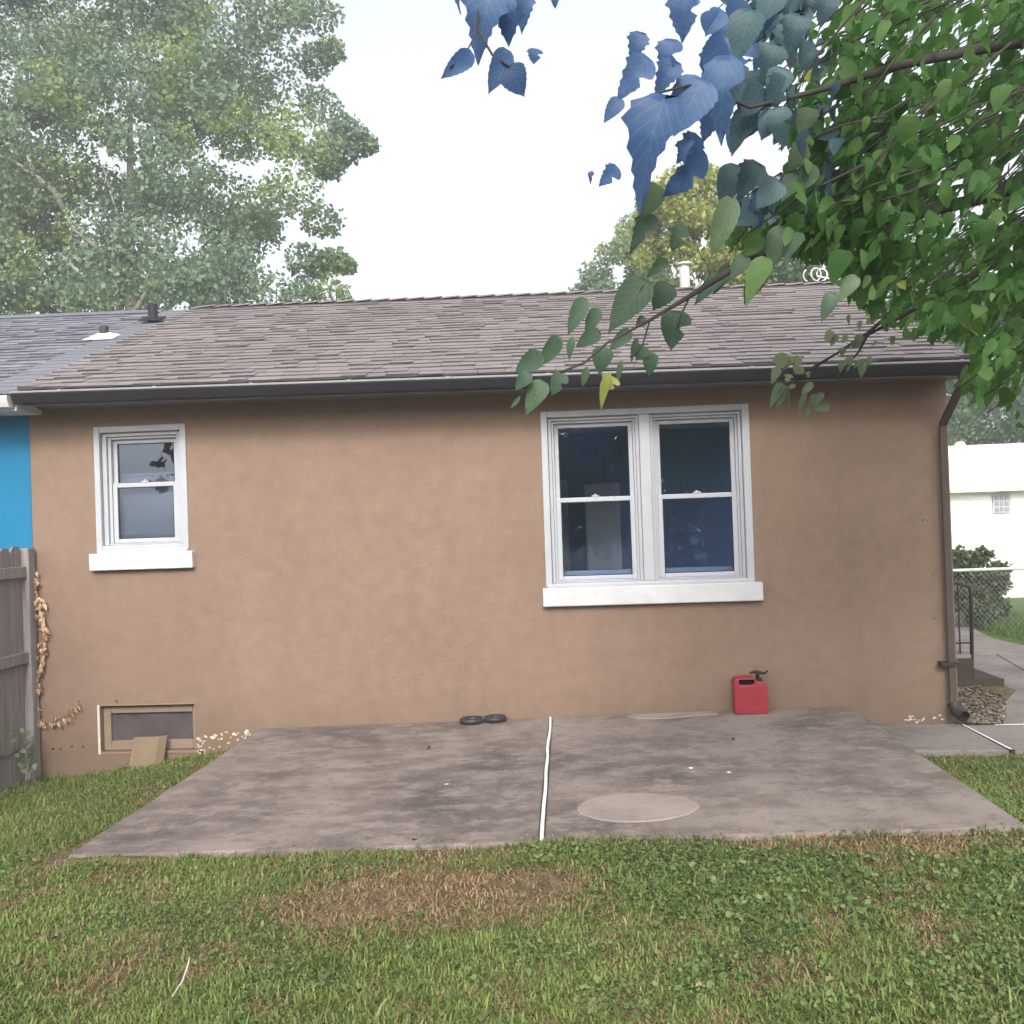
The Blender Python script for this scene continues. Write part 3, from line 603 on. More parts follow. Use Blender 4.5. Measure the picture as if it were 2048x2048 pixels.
lb = [(0, .005), (-.05, .18), (.03, .36), (.14, .46), (.27, .49), (.33, .40), (.36, .24), (.41, .16), (.48, .24), (.57, .36), (.62, .31), (.68, .30), (.74, .21), (.82, .17), (.90, .08), (1.0, .0)]
nv = [(0, .005), (.04, .08), (.09, .15), (.16, .21), (.24, .25), (.32, .27), (.40, .28), (.48, .27), (.56, .255), (.64, .22), (.72, .185), (.79, .14), (.85, .10), (.9, .065), (.95, .03), (1, 0)]
jg = [(0, .005), (-.05, .2), (.05, .30), (.12, .43), (.19, .38), (.30, .49), (.36, .36), (.42, .33), (.50, .37), (.57, .26), (.66, .27), (.70, .20), (.79, .19), (.83, .13), (.92, .06), (1, 0)]
LEAVES = [leaf_mesh('leaf', ov, M['leafG']), leaf_mesh('leaf', ov, M['leafG'], .05, .3), leaf_mesh('leaf', lb, M['leafG'], .1, .15), leaf_mesh('leaf', ov, M['leafG'], .1, .2, asym=lb), leaf_mesh('leaf', nv, M['leafG'], .25, .25), leaf_mesh('leaf', jg, M['leafG'], .2, .35, wave=.08), leaf_mesh('leaf', jg, M['leafG'], .15, .3, asym=lb, wave=.08)]
DRY = [leaf_mesh('leaf', nv, M['leafDry'], .5, .35, wave=.05), leaf_mesh('leaf', ov, M['leafDry'], .8, .6, wave=.05)]
def leaf_mat4(base, axis, nrm, length, wscale=1.0):
    y = axis.normalized(); x = y.cross(nrm).normalized(); z = x.cross(y)
    return Matrix(((x.x*length*wscale, y.x*length, z.x*length, base.x), (x.y*length*wscale, y.y*length, z.y*length, base.y), (x.z*length*wscale, y.z*length, z.z*length, base.z), (0, 0, 0, 1)))
def rv(s=1): return Vector((random.gauss(0, s), random.gauss(0, s), random.gauss(0, s)))

# ------------------------------------------------------------------ overhanging tree (trunk stands right of the picture)
TB = Vector((3.15, -4.3, Gz(3.15, -4.3)))
tree = thing('broadleaf_tree', TB, 'large-leaved green tree hanging over the picture from the upper right', 'tree')
fork = TB+Vector((-.05, .05, 2.35))
MB().tube([TB+Vector((0, 0, -.1)), TB+Vector((.01, 0, .25)), TB+Vector((.03, .02, 1.2)), fork, fork+Vector((.05, .1, 1.2)), fork+Vector((-.1, .15, 2.6))], [.21, .16, .14, .13, .10, .06], 14).build('trunk', M['barkd'], tree, smooth=True)
def pxline(l): return [PX(*a) for a in l]
limbs = [
 [fork-Vector((0, 0, .3))]+pxline([(2180, 330, 3.9), (1950, 400, 3.6), (1720, 455, 3.3), (1560, 485, 3.1), (1470, 535, 3.0), (1380, 592, 2.9), (1300, 640, 2.85), (1215, 685, 2.8), (1170, 725, 2.78), (1120, 745, 2.75)]),
 [fork]+pxline([(2250, 60, 3.8), (2000, 90, 3.4), (1800, 130, 3.0), (1640, 180, 2.75), (1500, 215, 2.6), (1380, 170, 2.45), (1300, 190, 2.4)]),
 [fork+Vector((.05, .1, .5))]+pxline([(2200, -250, 3.6), (1900, -260, 3.2), (1600, -170, 2.8), (1300, -160, 2.55), (1050, -120, 2.45), (960, -30, 2.4)]),
 [fork+Vector((0, 0, -.1))]+pxline([(2200, 480, 4.6), (2000, 520, 4.5), (1860, 600, 4.5), (1790, 640, 4.6), (1700, 690, 4.7), (1600, 755, 4.75), (1560, 790, 4.75)]),
 [fork+Vector((0, .05, .1))]+pxline([(2300, 250, 5.0), (2080, 330, 5.2), (1900, 420, 5.2), (1780, 500, 5.2), (1690, 560, 5.1)]),
 [fork+Vector((0, .05, .3))]+pxline([(2300, -50, 5.0), (2050, -20, 5.0), (1850, 60, 4.8), (1650, 30, 4.4), (1500, 60, 4.0)]),
 [fork+Vector((0, 0, -.4))]+pxline([(2300, 560, 4.2), (2120, 600, 4.0), (2020, 680, 3.9), (1970, 760, 3.9)])]
for l in limbs:
    n = len(l); MB().tube(l, [max(.0032, .034*(1-i/(n-1))**1.7) for i in range(n)], 8).build('branch', M['barkd'], tree, smooth=True)
LV = []   # (matrix, variant, material, projected size)
def put(base, tip, depth, wpx=None, mat='leafG', var=None, tilt=.35, dd=0):
    b = PX(base[0], base[1], depth); t = PX(tip[0], tip[1], depth+dd); ax = t-b; L = ax.length
    n = ((CAM-b).normalized()+rv(tilt)*.6+Vector((0, 0, .25)))
    v = random.choice((0, 1, 2, 3)) if var is None else var
    ws = 1.0 if wpx is None else max(.5, min(1.7, (wpx/FPX*depth)/(L*.8)))
    LV.append((leaf_mat4(b, ax, n, L, ws), v, mat, 1e9))
z3 = lambda x, y: (1024+x*.265, 500+y*.265)
for a, b, c, d, wd, mt, vr in [(1010,235,720,600,260,'leafM',0),(1020,250,970,450,120,'leafM',4),(1190,260,1060,440,190,'leafM',1),(545,370,420,640,130,'leafM',0),(650,450,550,640,110,'leafM',0),(1240,470,1190,750,210,'leafM',3),(655,615,480,725,130,'leafM',1),(460,650,420,830,90,'leafM',4),(890,610,730,760,110,'leafM',0),(700,740,640,930,170,'leafM',1),(350,660,210,890,140,'leafM',0),(215,790,20,930,160,'leafM',0),(1000,730,940,830,130,'leafM',1),(1050,780,1040,950,120,'leafM',1),(240,1000,90,1235,170,'leafM',0),(130,930,20,1055,120,'leafM',0),(375,930,300,1100,120,'leafM',3),(570,880,530,1030,90,'leafM',4),(740,920,650,1190,110,'leafY',4),(830,830,790,1000,70,'leafM',4),(950,660,890,840,55,'leafM',4),(1560,210,1370,400,120,'leafM',0),(1880,160,1750,400,150,'leafG',0),(1640,120,1520,330,110,'leafM',0),(1140,100,1030,180,100,'leafM',1),(760,960,700,1060,130,'leafY',2),(1010,520,930,560,90,'leafM',1),(60,1100,-10,1200,50,'leafM',4)]:
    put(z3(a, b), z3(c, d), 2.78+.17*(a/1000), wd*.265, mt, vr, .3)
z2 = lambda x, y: (850+x*.3106, y*.3106)
for a, b, c, d, wd, dep in [(430,-60,300,340,270,2.4),(560,-50,520,250,220,2.42),(650,-60,630,185,120,2.4),(300,345,105,500,130,2.38),(525,325,420,595,150,2.4),(540,430,630,615,190,2.4),(705,315,705,405,95,2.38),(840,-30,835,45,60,2.4),(225,-60,195,70,70,2.4),
  (1390,215,1330,400,130,2.4),(1430,380,1240,620,180,2.4),(1540,640,1300,1275,330,2.35),(1260,640,1150,780,110,2.38),(1235,1080,1125,1190,110,2.4),(1585,260,1530,480,150,2.42),(1610,400,1480,600,160,2.42),(1790,520,1600,850,300,2.45),(1700,-40,1610,220,160,2.45),(1930,270,1780,420,200,2.5),(1930,380,1880,880,230,2.5),(1850,70,1790,200,140,2.5),(1690,900,1640,1040,130,2.5),(1790,990,1580,1285,190,2.55),(1490,1190,1420,1395,170,2.6),(1460,1390,1310,1600,130,2.65),(1650,1460,1600,1615,120,2.65),(1550,1680,1430,1775,80,2.7),(1072,1105,1058,1180,35,2.4)]:
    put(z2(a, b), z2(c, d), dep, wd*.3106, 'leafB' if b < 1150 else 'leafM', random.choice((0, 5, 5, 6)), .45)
zc = lambda x, y: (1048+x*.5176, y*.5176)
for a, b, c, d, wd, mt in [(820,640,760,800,110,'leafT'),(905,635,830,760,110,'leafT'),(800,770,730,990,100,'leafM'),(985,700,900,800,110,'leafT'),(1005,880,945,1040,100,'leafM'),(935,1000,850,1170,90,'leafG'),(860,990,790,1080,70,'leafM'),(1195,1135,1150,1240,60,'leafM'),(1285,1070,1210,1165,60,'leafM'),(1240,970,1180,1095,100,'leafG'),(1060,900,1000,1000,90,'leafM'),(840,0,800,115,110,'leafB'),(965,20,900,135,130,'leafT'),(765,60,735,135,100,'leafB'),(840,165,780,265,150,'leafB'),(905,280,850,425,140,'leafT'),(965,185,955,265,90,'leafT'),(1005,300,955,405,110,'leafT'),(905,400,860,525,120,'leafB'),(975,420,1000,560,90,'leafT'),(825,460,800,585,80,'leafB'),(1085,190,1130,300,80,'leafT'),(1065,60,1020,200,110,'leafT'),(1100,-30,1085,90,110,'leafT'),(1180,-20,1150,90,90,'leafT'),(1110,420,1060,520,90,'leafM'),(1080,560,1030,660,90,'leafM'),(1060,680,990,770,90,'leafM'),(1120,640,1060,740,80,'leafM'),(1150,760,1080,860,90,'leafM')]:
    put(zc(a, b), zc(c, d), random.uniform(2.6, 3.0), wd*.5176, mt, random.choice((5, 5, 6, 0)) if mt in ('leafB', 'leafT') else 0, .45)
z3b = lambda x, y: (1350+x*.3624, y*.3624)
for a, b, c, d, wd in [(30,-40,60,200,170),(260,60,170,190,120),(420,60,330,330,200),(560,250,480,420,170),(230,270,180,480,150),(330,430,210,620,220),(120,470,20,640,200),(480,480,380,640,170),(600,380,520,560,150),(420,600,300,840,150),(230,600,150,760,140),(560,620,470,760,160),(640,140,580,330,150),(700,20,620,170,170),(560,-40,470,110,170),(130,760,10,880,130)]:
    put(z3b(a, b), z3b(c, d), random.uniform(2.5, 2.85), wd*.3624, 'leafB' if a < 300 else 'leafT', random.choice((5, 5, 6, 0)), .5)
# lower light-coloured spray in front of the eave
z4 = lambda x, y: (1536+x*.265, 500+y*.265)
for a, b, c, d, wd in [(120,790,20,1010,60),(190,800,110,900,90),(230,800,200,930,70),(270,900,200,930,60),(300,920,310,965,35),(160,940,140,1000,60),(110,1010,0,1190,80),(130,1030,60,1200,60),(150,1040,150,1190,70),(210,1020,140,1040,50),(340,1000,250,1090,90),(290,1080,210,1230,60),(370,1100,330,1190,90),(420,1090,300,1160,60),(460,1190,340,1200,60),(310,1190,260,1300,40),(480,610,430,700,70),(520,640,470,720,60),(600,640,560,700,70),(700,640,670,740,80),(620,810,590,920,70),(560,850,540,920,50),(700,830,650,890,60),(720,830,700,965,90),(770,800,760,880,70),(610,490,600,570,35),(700,530,680,600,60),(790,520,740,560,60),(880,560,900,620,60),(940,650,940,720,45),(830,690,780,720,50),(930,560,960,600,40),(650,680,640,740,60),(560,740,560,800,60)]:
    put(z4(a, b), z4(c, d), 4.65, wd*.265, 'leafL', random.choice((0, 1, 2, 4)), .5)
tw = MB(); tw.tube([PX(*z4(760, 620), 4.65), PX(*z4(520, 780), 4.68), PX(*z4(300, 905), 4.7), PX(*z4(200, 1000), 4.7)], [.008, .006, .004, .003], 6); tw.tube([PX(*z4(690, 760), 4.65), PX(*z4(560, 920), 4.66), PX(*z4(420, 1120), 4.66)], [.005, .004, .003], 6); tw.tube([PX(*z4(900, 500), 4.6), PX(*z4(760, 620), 4.65), PX(*z4(690, 760), 4.65)], [.009, .008, .005], 6)
tw.tube([PX(960, -60, 2.42), PX(955, 60, 2.4), PX(985, 110, 2.4), PX(1020, 135, 2.4)], .003, 6); tw.tube([PX(955, 60, 2.4), PX(930, 110, 2.39), PX(900, 135, 2.38)], .002, 6)
tw.tube([PX(1380, 592, 2.9), PX(1362, 630, 2.9), PX(1355, 655, 2.9)], .003, 6); tw.tube([PX(1300, 640, 2.86), PX(1285, 690, 2.84), PX(1260, 715, 2.82)], .0025, 6)
# the dense mass: shoots running down to the left, leaves hanging from them
POLY = [(1440, -60), (1430, 90), (1430, 200), (1520, 270), (1590, 330), (1560, 375), (1450, 385), (1430, 480), (1480, 530), (1560, 505), (1600, 530), (1665, 535), (1690, 590), (1730, 640), (1840, 690), (1915, 700), (1925, 740), (1905, 790), (1960, 840), (2000, 815), (2048, 880), (2600, 900), (2600, -60)]
def inside(x, y):
    r = False; j = len(POLY)-1
    for i in range(len(POLY)):
        if (POLY[i][1] > y) != (POLY[j][1] > y) and x < (POLY[j][0]-POLY[i][0])*(y-POLY[i][1])/(POLY[j][1]-POLY[i][1])+POLY[i][0]: r = not r
        j = i
    return r
def mass(n, xr, yr, dr, keep, leaves, spread, size, Lr=(.35, .75)):
    for k in range(n):
        ex = random.uniform(*xr); ey = random.uniform(*yr)
        if random.random() > keep(ex, ey): continue
        d0 = random.uniform(*dr); tip = PX(ex, ey, d0)
        L = random.uniform(*Lr); dirn = Vector((random.uniform(.6, 1), random.uniform(-.35, .35), random.uniform(.25, .75))).normalized()
        root = tip+dirn*L; mid = (tip+root)/2+Vector((0, 0, .05*L)); tok = inside(*TOPX(tip)[:2]) and inside(*TOPX(mid)[:2])
        if tok: tw.tube([root, mid, tip], [.004, .003, .0018], 5)
        for j in range(leaves):
            t = random.random(); p = root*(1-t)**2+mid*2*t*(1-t)+tip*t*t; p = p+rv(spread)
            x, y, z = TOPX(p)
            ax = Vector((-.45, random.gauss(0, .35), -.75))+rv(.3); L2 = random.uniform(*size)
            q = p+ax.normalized()*L2; x2, y2, _ = TOPX(q)
            if not (inside(x, y) and inside(x2, y2)): continue
            nrm = Vector((-.3, -.35, .5))+rv(.8)
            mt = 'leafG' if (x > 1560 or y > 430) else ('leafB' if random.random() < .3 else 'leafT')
            if x > 1560 and x < 1680 and y < 380 and random.random() < .5: mt = 'leafT'
            if random.random() < .003: mt = 'leafY'
            vis = -60 < x < 2100 and y > -60
            LV.append((leaf_mat4(p, ax, nrm, L2, random.uniform(.6, 1.0)), random.choice((0, 0, 1, 3, 5, 4, 4)), mt, L2/z*(1 if vis else .01)))
def keep1(x, y):
    k = 1.0
    if x < 1900 and y < 260: k = .45
    if x < 1560 and y > 330: k = .8
    return k
mass(230, (1300, 2200), (-60, 860), (2.9, 3.9), keep1, 15, .06, (.036, .090))
mass(190, (1430, 2300), (-60, 860), (3.9, 5.2), keep1, 15, .07, (.036, .090))
mass(90, (1700, 2500), (-60, 700), (4.8, 6.2), keep1, 14, .1, (.065, .10))
mass(95, (1400, 1720), (360, 640), (2.9, 3.8), lambda x, y: 1, 13, .06, (.040, .090), (.2, .4))
mass(75, (1420, 1760), (-60, 350), (2.7, 3.8), lambda x, y: .8, 9, .06, (.040, .090), (.2, .4))
tw.build('twigs', M['barkd'], tree, smooth=True)['kind'] = 'stuff'
LV.sort(key=lambda e: -e[3])
for Mx, v, mt, s in LV[:300]: inst('leaf', LEAVES[v], Mx, tree, M[mt])
def leaves_joined(lst, name, mats, parent, kind='stuff'):
    VA = {k: np.array([v.co for v in m.vertices]) for k, m in enumerate(LEAVES)}; FA = {k: np.array([p.vertices[:] for p in m.polygons]) for k, m in enumerate(LEAVES)}
    Vs, Fs, mi, off = [], [], [], 0
    for Mx, v, mt, s in lst:
        A = np.array(Mx); Vs.append(VA[v] @ A[:3, :3].T+A[:3, 3]); Fs.append(FA[v]+off); mi += [mats.index(mt)]*len(FA[v]); off += len(VA[v])
    o = bigmesh(name, np.concatenate(Vs), np.concatenate(Fs), M[mats[0]], parent, kind=kind)
    for k in mats[1:]: o.data.materials.append(M[k])
    o.data.polygons.foreach_set('material_index', np.array(mi, np.int32)); o.data.shade_smooth(); return o
MTS = ['leafT', 'leafG', 'leafM', 'leafB', 'leafY', 'leafL']
# crown above and to the right of the picture
up = []
for k in range(1200):
    c = Vector((2.9, -3.9, 4.6)); p = c+Vector((random.gauss(0, 1)*1.15, random.gauss(0, 1)*1.25, random.gauss(0, 1)*.75))
    x, y, z = TOPX(p)
    if z < .5 or (-80 < x < 2130 and y > -70): continue
    if p.z < 2.7: continue
    ax = Vector((-.3, 0, -.7))+rv(.4); up.append((leaf_mat4(p, ax, Vector((-.2, -.3, .8))+rv(.5), random.uniform(.09, .14)), random.choice((0, 1, 3)), 'leafG', 0))
leaves_joined(LV[300:], 'foliage', MTS, tree); leaves_joined(up, 'crown', MTS, tree)

# ------------------------------------------------------------------ background trees
def canopy(clumps, per, size, sprd):
    cs = np.array([c[:3] for c in clumps]); rs = np.array([c[3] for c in clumps]); idx = np.repeat(np.arange(len(cs)), per)
    d = rng.normal(size=(len(idx), 3)); d /= np.linalg.norm(d, axis=1)[:, None]
    P = cs[idx]+d*(rs[idx]*rng.uniform(.25, 1.0, len(idx))**.5)[:, None]*np.array([1, 1, .78])*sprd
    N = len(P); a = rng.normal(size=(N, 3)); a[:, 2] -= .4; a /= np.linalg.norm(a, axis=1)[:, None]
    b = np.cross(a, rng.normal(size=(N, 3))); b /= np.linalg.norm(b, axis=1)[:, None]; nn = np.cross(a, b)
    L = (size*rng.uniform(.6, 1.35, N))[:, None]; w_ = L*.36
    V = np.stack([P, P+a*L*.45+b*w_+nn*L*.08, P+a*L, P+a*L*.5-b*w_+nn*L*.08], 1).reshape(-1, 3); i = np.arange(N)*4
    return V, np.stack([i, i+1, i+2, i+3], 1)
def bgtree(base, top, label, leaf, bark, clumps, per, size, limbs_, group='trees behind the houses', trunk_r=.25, sprd=1.0):
    base = Vector(base); t = thing('tree', base, label, 'tree', group)
    MB().tube([base, base+Vector((.1, 0, (top-base.z)*.3)), base+Vector((-.1, .1, (top-base.z)*.55)), base+Vector((.15, 0, (top-base.z)*.85))], [trunk_r, trunk_r*.75, trunk_r*.5, trunk_r*.12], 10).build('trunk', M[bark], t, smooth=True)
    for l in limbs_: n = len(l); MB().tube(l, [max(.02, trunk_r*.27*(1-i/n)) for i in range(n)], 7).build('limb', M[bark], t, smooth=True)
    V, F = canopy(clumps, per, size, sprd); bigmesh('crown', V, F, M[leaf], t); return t
def clump_fill(cx, cy, cz, rx, ry, rz, n, r0, r1, ok=None):
    out = []
    while len(out) < n:
        p = rng.uniform(-1, 1, 3)
        if (p**2).sum() > 1: continue
        q = (cx+p[0]*rx, cy+p[1]*ry, cz+p[2]*rz)
        if ok and not ok(q): continue
        out.append((*q, rng.uniform(r0, r1)))
    return out
# tall tree left, crown outline follows the photo's right-hand scallops
def okL(q):
    x, y, _ = TOPX(Vector(q)); lim = 600+50*math.sin(y/48)+35*math.sin(y/21+1); 
    if y > 420: lim -= 40
    if 455 < x < 545 and 290 < y < 395: return False
    if y < 160 and 560 < x: return random.random() < .35
    return x < lim and y < 640
cl = []
while len(cl) < 360:
    px_, py_, d_ = random.uniform(-260, 650), random.uniform(-260, 620), random.uniform(23.5, 29); q = PX(px_, py_, d_)
    if okL(q): cl.append((*q, random.uniform(.45, 1.0)))
for px, py, r in ((735, 290, .25), (715, 275, .3), (690, 255, .35), (690, 300, .4), (665, 290, .45), (640, 320, .5), (660, 330, .4), (690, 530, .25), (665, 520, .35), (640, 530, .4), (610, 520, .5), (660, 100, .35), (630, 120, .45), (640, 210, .5), (640, 440, .5), (660, 590, .5), (560, 590, .7), (450, 560, .7), (350, 560, .6), (60, 560, .9), (120, 520, .8), (640, 30, .5), (600, -60, .6), (600, 590, .5)): q = PX(px, py, 26); cl.append((*q, r))
lim = [[PX(240, 720, 26), PX(232, 600, 26), PX(225, 520, 25.7), PX(235, 430, 25.5), PX(205, 330, 25.3)], [PX(240, 660, 26), PX(190, 570, 25.5), PX(135, 525, 25.3), PX(120, 505, 25.3)], [PX(245, 670, 26), PX(290, 590, 25.6), PX(320, 460, 25.3), PX(345, 380, 25.3)],
       [PX(250, 690, 26), PX(310, 640, 25.8), PX(370, 580, 25.6), PX(420, 500, 25.8), PX(440, 430, 26.2)], [PX(130, 425, 25.2), PX(110, 385, 25.1), PX(70, 350, 25), PX(20, 318, 25), PX(-10, 290, 25)], [PX(70, 350, 25), PX(55, 310, 25)],
       [PX(225, 520, 25.7), PX(150, 460, 25.3), PX(130, 425, 25.2)]]
bgtree((-11.4, 18.3, -1.2), 16.5, 'tall grey-green tree with pale limbs above the blue house roof', 'treeA', 'bark', cl, 440, .125, lim, sprd=1.2, trunk_r=.32)
# yellow-green tree and its grey-green neighbours behind the flue
def clump_px(xr, yr, dr, n, r0, r1, ok=lambda x, y: True):
    out = []
    while len(out) < n:
        x, y, d = random.uniform(*xr), random.uniform(*yr), random.uniform(*dr)
        if ok(x, y): out.append((*PX(x, y, d), random.uniform(r0, r1)))
    return out
def under(px, py, d): q = PX(px, py, d); return (q.x, q.y, Gz(q.x, q.y)), q.z
bs, tz = under(1400, 360, 21)
bgtree(bs, tz, 'yellow-green tree behind the white flue pipe', 'treeY', 'bark', clump_px((1270, 1540), (340, 640), (20, 22), 75, .22, .45, lambda x, y: ((x-1400)/130)**2+((y-500)/150)**2 < 1), 260, .105, [], sprd=1.15)
bs, tz = under(1240, 470, 29)
bgtree(bs, tz, 'pale grey-green tree low above the ridge, left of the yellow-green one', 'treeA', 'bark', clump_px((1150, 1330), (440, 640), (28, 30), 60, .25, .5, lambda x, y: y > 440+max(0, 1270-x)*1.15 and not (1205 < x < 1262 and 510 < y < 560)), 230, .13, [], sprd=1.15)
bs, tz = under(1640, 430, 25)
bgtree(bs, tz, 'dark green tree behind the right end of the roof ridge', 'treeD', 'bark', clump_px((1500, 1800), (420, 680), (24, 27), 70, .4, .7), 230, .14, [], sprd=1.15)
bs, tz = under(1830, 480, 39)
bgtree(bs, tz, 'grey-green tree half hidden by the overhanging branches', 'treeA', 'bark', clump_px((1780, 1960), (480, 920), (37, 41), 75, .6, 1.0), 260, .18, [], sprd=1.15)
bs, tz = under(1990, 560, 38)
bgtree(bs, tz, 'dark green tree rising behind the white house', 'treeD', 'bark', clump_px((1900, 2090), (560, 920), (36.5, 40), 75, .5, .9), 260, .17, [], sprd=1.15)
bs, tz = under(2200, 400, 38)
bgtree(bs, tz, 'tall green tree at the right edge beyond the white house', 'treeD', 'bark', clump_px((2080, 2350), (400, 920), (36.5, 41), 90, .7, 1.2), 260, .2, [], sprd=1.15)
# trees behind the photographer, mirrored in the panes
for k, (x, y, h, r) in enumerate(((-7.5, -22, 7.2, 3.8), (-1.5, -24, 7.6, 4.0), (4.5, -23, 7.0, 3.8), (10, -22, 7.4, 3.8))):
    bgtree((x, y, -.2), h, ('bushy tree across the yard, far left behind the viewer', 'bushy tree across the yard, straight behind the viewer', 'bushy tree across the yard, right behind the viewer', 'bushy tree across the yard, far right behind the viewer')[k], 'treeD', 'bark', clump_fill(x, y, h*.5, r, r*.6, h*.48, 60, .9, 1.6), 150, .36, [], 'trees across the yard')

# ------------------------------------------------------------------ white house, fence, shrub and steps at the right
wh = thing('house', (14, 22, -1), 'overexposed white house with pale roof beyond the shrub', 'house')
e1 = UN(1915, 979, 1, 20)
MB().box(8.5, 20, 20.3, 26, -1.6, e1.z).build('wall', M['housewhite'], wh)
mb = MB(); mb.add([(8.1, 19.9, e1.z), (20.4, 19.9, e1.z+.05), (20.4, 23.2, e1.z+1.40), (8.1, 23.2, e1.z+1.38), (8.1, 26.4, e1.z), (20.4, 26.4, e1.z), (8.1, 19.9, e1.z-.1), (20.4, 19.9, e1.z-.05)], [(0, 1, 2, 3), (3, 2, 5, 4), (6, 7, 1, 0), (0, 3, 4), (1, 5, 2), (6, 4, 5, 7)]); wr = mb.build('roof', M['whiteroof'], wh)
MB().box(8.08, 20.42, 19.86, 19.93, e1.z-.09, e1.z-.01).build('gutter', M['cream'], wh)
a, b = UN(1987, 990, 1, 20.27), UN(2019, 1023, 1, 20.27); gw = MB().box(a.x-.03, b.x+.03, 20.24, 20.299, b.z-.03, a.z+.03).build('window', M['vinyl'], wh)
for i in range(3):
    for j in range(3):
        ww = (b.x-a.x)/3; hh = (a.z-b.z)/3; MB().box(a.x+i*ww+.02, a.x+(i+1)*ww-.02, 20.215, 20.239, b.z+j*hh+.02, b.z+(j+1)*hh-.02).build('pane', M['block'], gw, bevel=.01)
q = UN(1920, 893, 1, 22.6); MB().lathe([(.14, -.4), (.14, 0), (.16, .05), (.10, .13), (.0, .15)], (q.x, 22.6, q.z), 16).build('roof_vent', M['housewhite'], wr)
def shrub(name, label, px, py, d, rx, rz, per, lf='bushm'):
    q = PX(px, py, d); z = Gz(q.x, q.y); t = thing(name, (q.x, q.y, z), label, 'shrub'); hz = q.z
    c = clump_fill(q.x, q.y, (hz+z)/2, rx, rx*.7, (hz-z)/2, 26, .12, .24); V, F = canopy(c, per, .065, 1); bigmesh('foliage', V, F, M[lf], t)
    st = MB()
    for k in range(5): st.tube([(q.x, q.y, z-.05), (q.x+random.gauss(0, rx*.4), q.y+random.gauss(0, rx*.3), hz*.6)], .012, 5)
    st.build('stem', M['barkd'], t)
shrub('shrub', 'rounded green shrub behind the dark stair rail', 1945, 1112, 14.0, .56, .6, 300)
cf = thing('chain_link_fence', (6.5, 5.9, -.1), 'low chain-link fence with pale top rail in front of the shrub', 'fence')
fa = UN(1905, 1141, 1, 5.9); fz = fa.z
MB().tube([(4.2, 5.9, fz), (9.5, 5.9, fz)], .021, 8).build('top_rail', M['galv'], cf)
for x in (4.2, 6.9, 9.4): MB().lathe([(.026, -.1), (.026, fz+.04), (.0, fz+.07)], (x, 5.9, 0), 10).build('post', M['galv'], cf)
mb = MB(); hh = fz+.1
for k in range(80):
    x = 4.2+k*.066
    for sg in (1, -1):
        xe = x+sg*hh*.85; mb.tube([(x, 5.9+.004*sg, fz-.005), (min(max(xe, 4.2), 9.5), 5.9+.004*sg, -.1)], .0013, 3, False)
mb.build('wire_mesh', M['greyplastic'], cf)['kind'] = 'stuff'
sp = thing('front_steps', (3.6, 1.9, -.1), 'dark brick entry steps beside the house corner', 'steps')
MB().box(3.19, 3.86, 1.52, 2.9, -.15, UN(1930, 1318, 1, 1.52).z).build('landing', M['brickdark'], sp, bevel=.01)
MB().box(3.19, 4.12, 1.50, 1.518, -.15, -.035).build('tread', M['brickdark'], sp); MB().box(3.865, 4.12, 1.52, 2.9, -.15, -.035).build('tread', M['brickdark'], sp, bevel=.01)
MB().box(3.19, 3.85, 1.54, 2.9, UN(1930, 1318, 1, 1.52).z+.001, UN(1930, 1316, 1, 1.52).z+.03).build('cap_stone', M['walk'], sp, bevel=.006)
rl = thing('stair_railing', (3.84, 1.6, 0), 'dark iron stair railing on the brick entry steps', 'railing')
ra = UN(1939, 1173, 1, 1.56); rb = UN(1946, 1351, 1, 1.56); zt_ = UN(1935, 1316, 1, 1.56).z+.04
MB().tube([(3.2, 1.56, ra.z+.10), (ra.x-.1, 1.56, ra.z+.035), (ra.x, 1.56, ra.z), (ra.x+.012, 1.56, ra.z-.06), (rb.x-.01, 1.56, rb.z-.05)], .017, 8).build('handrail', M['iron'], rl, smooth=True)
for x in (3.28, 3.45, 3.62, 3.76): MB().tube([(x, 1.56, zt_-.01), (x, 1.56, ra.z+.05)], .008, 6).build('baluster', M['iron'], rl)
MB().tube([(3.2, 1.56, zt_+.1), (rb.x-.02, 1.56, zt_+.1)], .009, 6).build('bottom_rail', M['iron'], rl)
# gravel bed between wall and walk
def stones(n, fn, s0, s1):
    mb = MB()
    for k in range(n):
        x, y = fn(); s = random.uniform(s0, s1); z = Gz(x, y)+s*.3+.006
        bmv = [(1, 0, 0), (-1, 0, 0), (0, 1, 0), (0, -1, 0), (0, 0, .6), (0, 0, -.6), (.6, .6, .35), (-.6, .6, .3), (.6, -.6, .3), (-.6, -.6, .35)]
        vs = [Vector(v)*s*random.uniform(.75, 1.2)+Vector((x, y, z)) for v in bmv]
        mb.add(vs, [(4, 0, 6), (4, 6, 2), (4, 2, 7), (4, 7, 1), (4, 1, 9), (4, 9, 3), (4, 3, 8), (4, 8, 0), (5, 6, 0), (5, 2, 6), (5, 7, 2), (5, 1, 7), (5, 9, 1), (5, 3, 9), (5, 8, 3), (5, 0, 8)])
    return mb
M['stone'] = None
mS, tS, bS, _ = nodes('gravel_stones'); tS.links.new(ramp(tS, randfac(tS), [(0, (.06, .045, .032)), (.5, (.14, .11, .08)), (1, (.26, .215, .165))]).outputs[0], bS.inputs['Base Color']); bS.inputs['Roughness'].default_value = .9
def bed():
    y = random.uniform(-.1, 1.48); return random.uniform(3.18, 3.42+.40*min(1.2, max(0, y+.13)/.88)), y
g = stones(900, bed, .009, .024).build('gravel', mS); tag(g, 'tan gravel bed between the house corner and the walkway', 'gravel', kind='stuff')
g = stones(70, lambda: (random.gauss(3.02, .12), random.gauss(-.06, .02)), .008, .02).build('gravel', mS); tag(g, 'loose grit washed up below the downspout', 'gravel', kind='stuff')
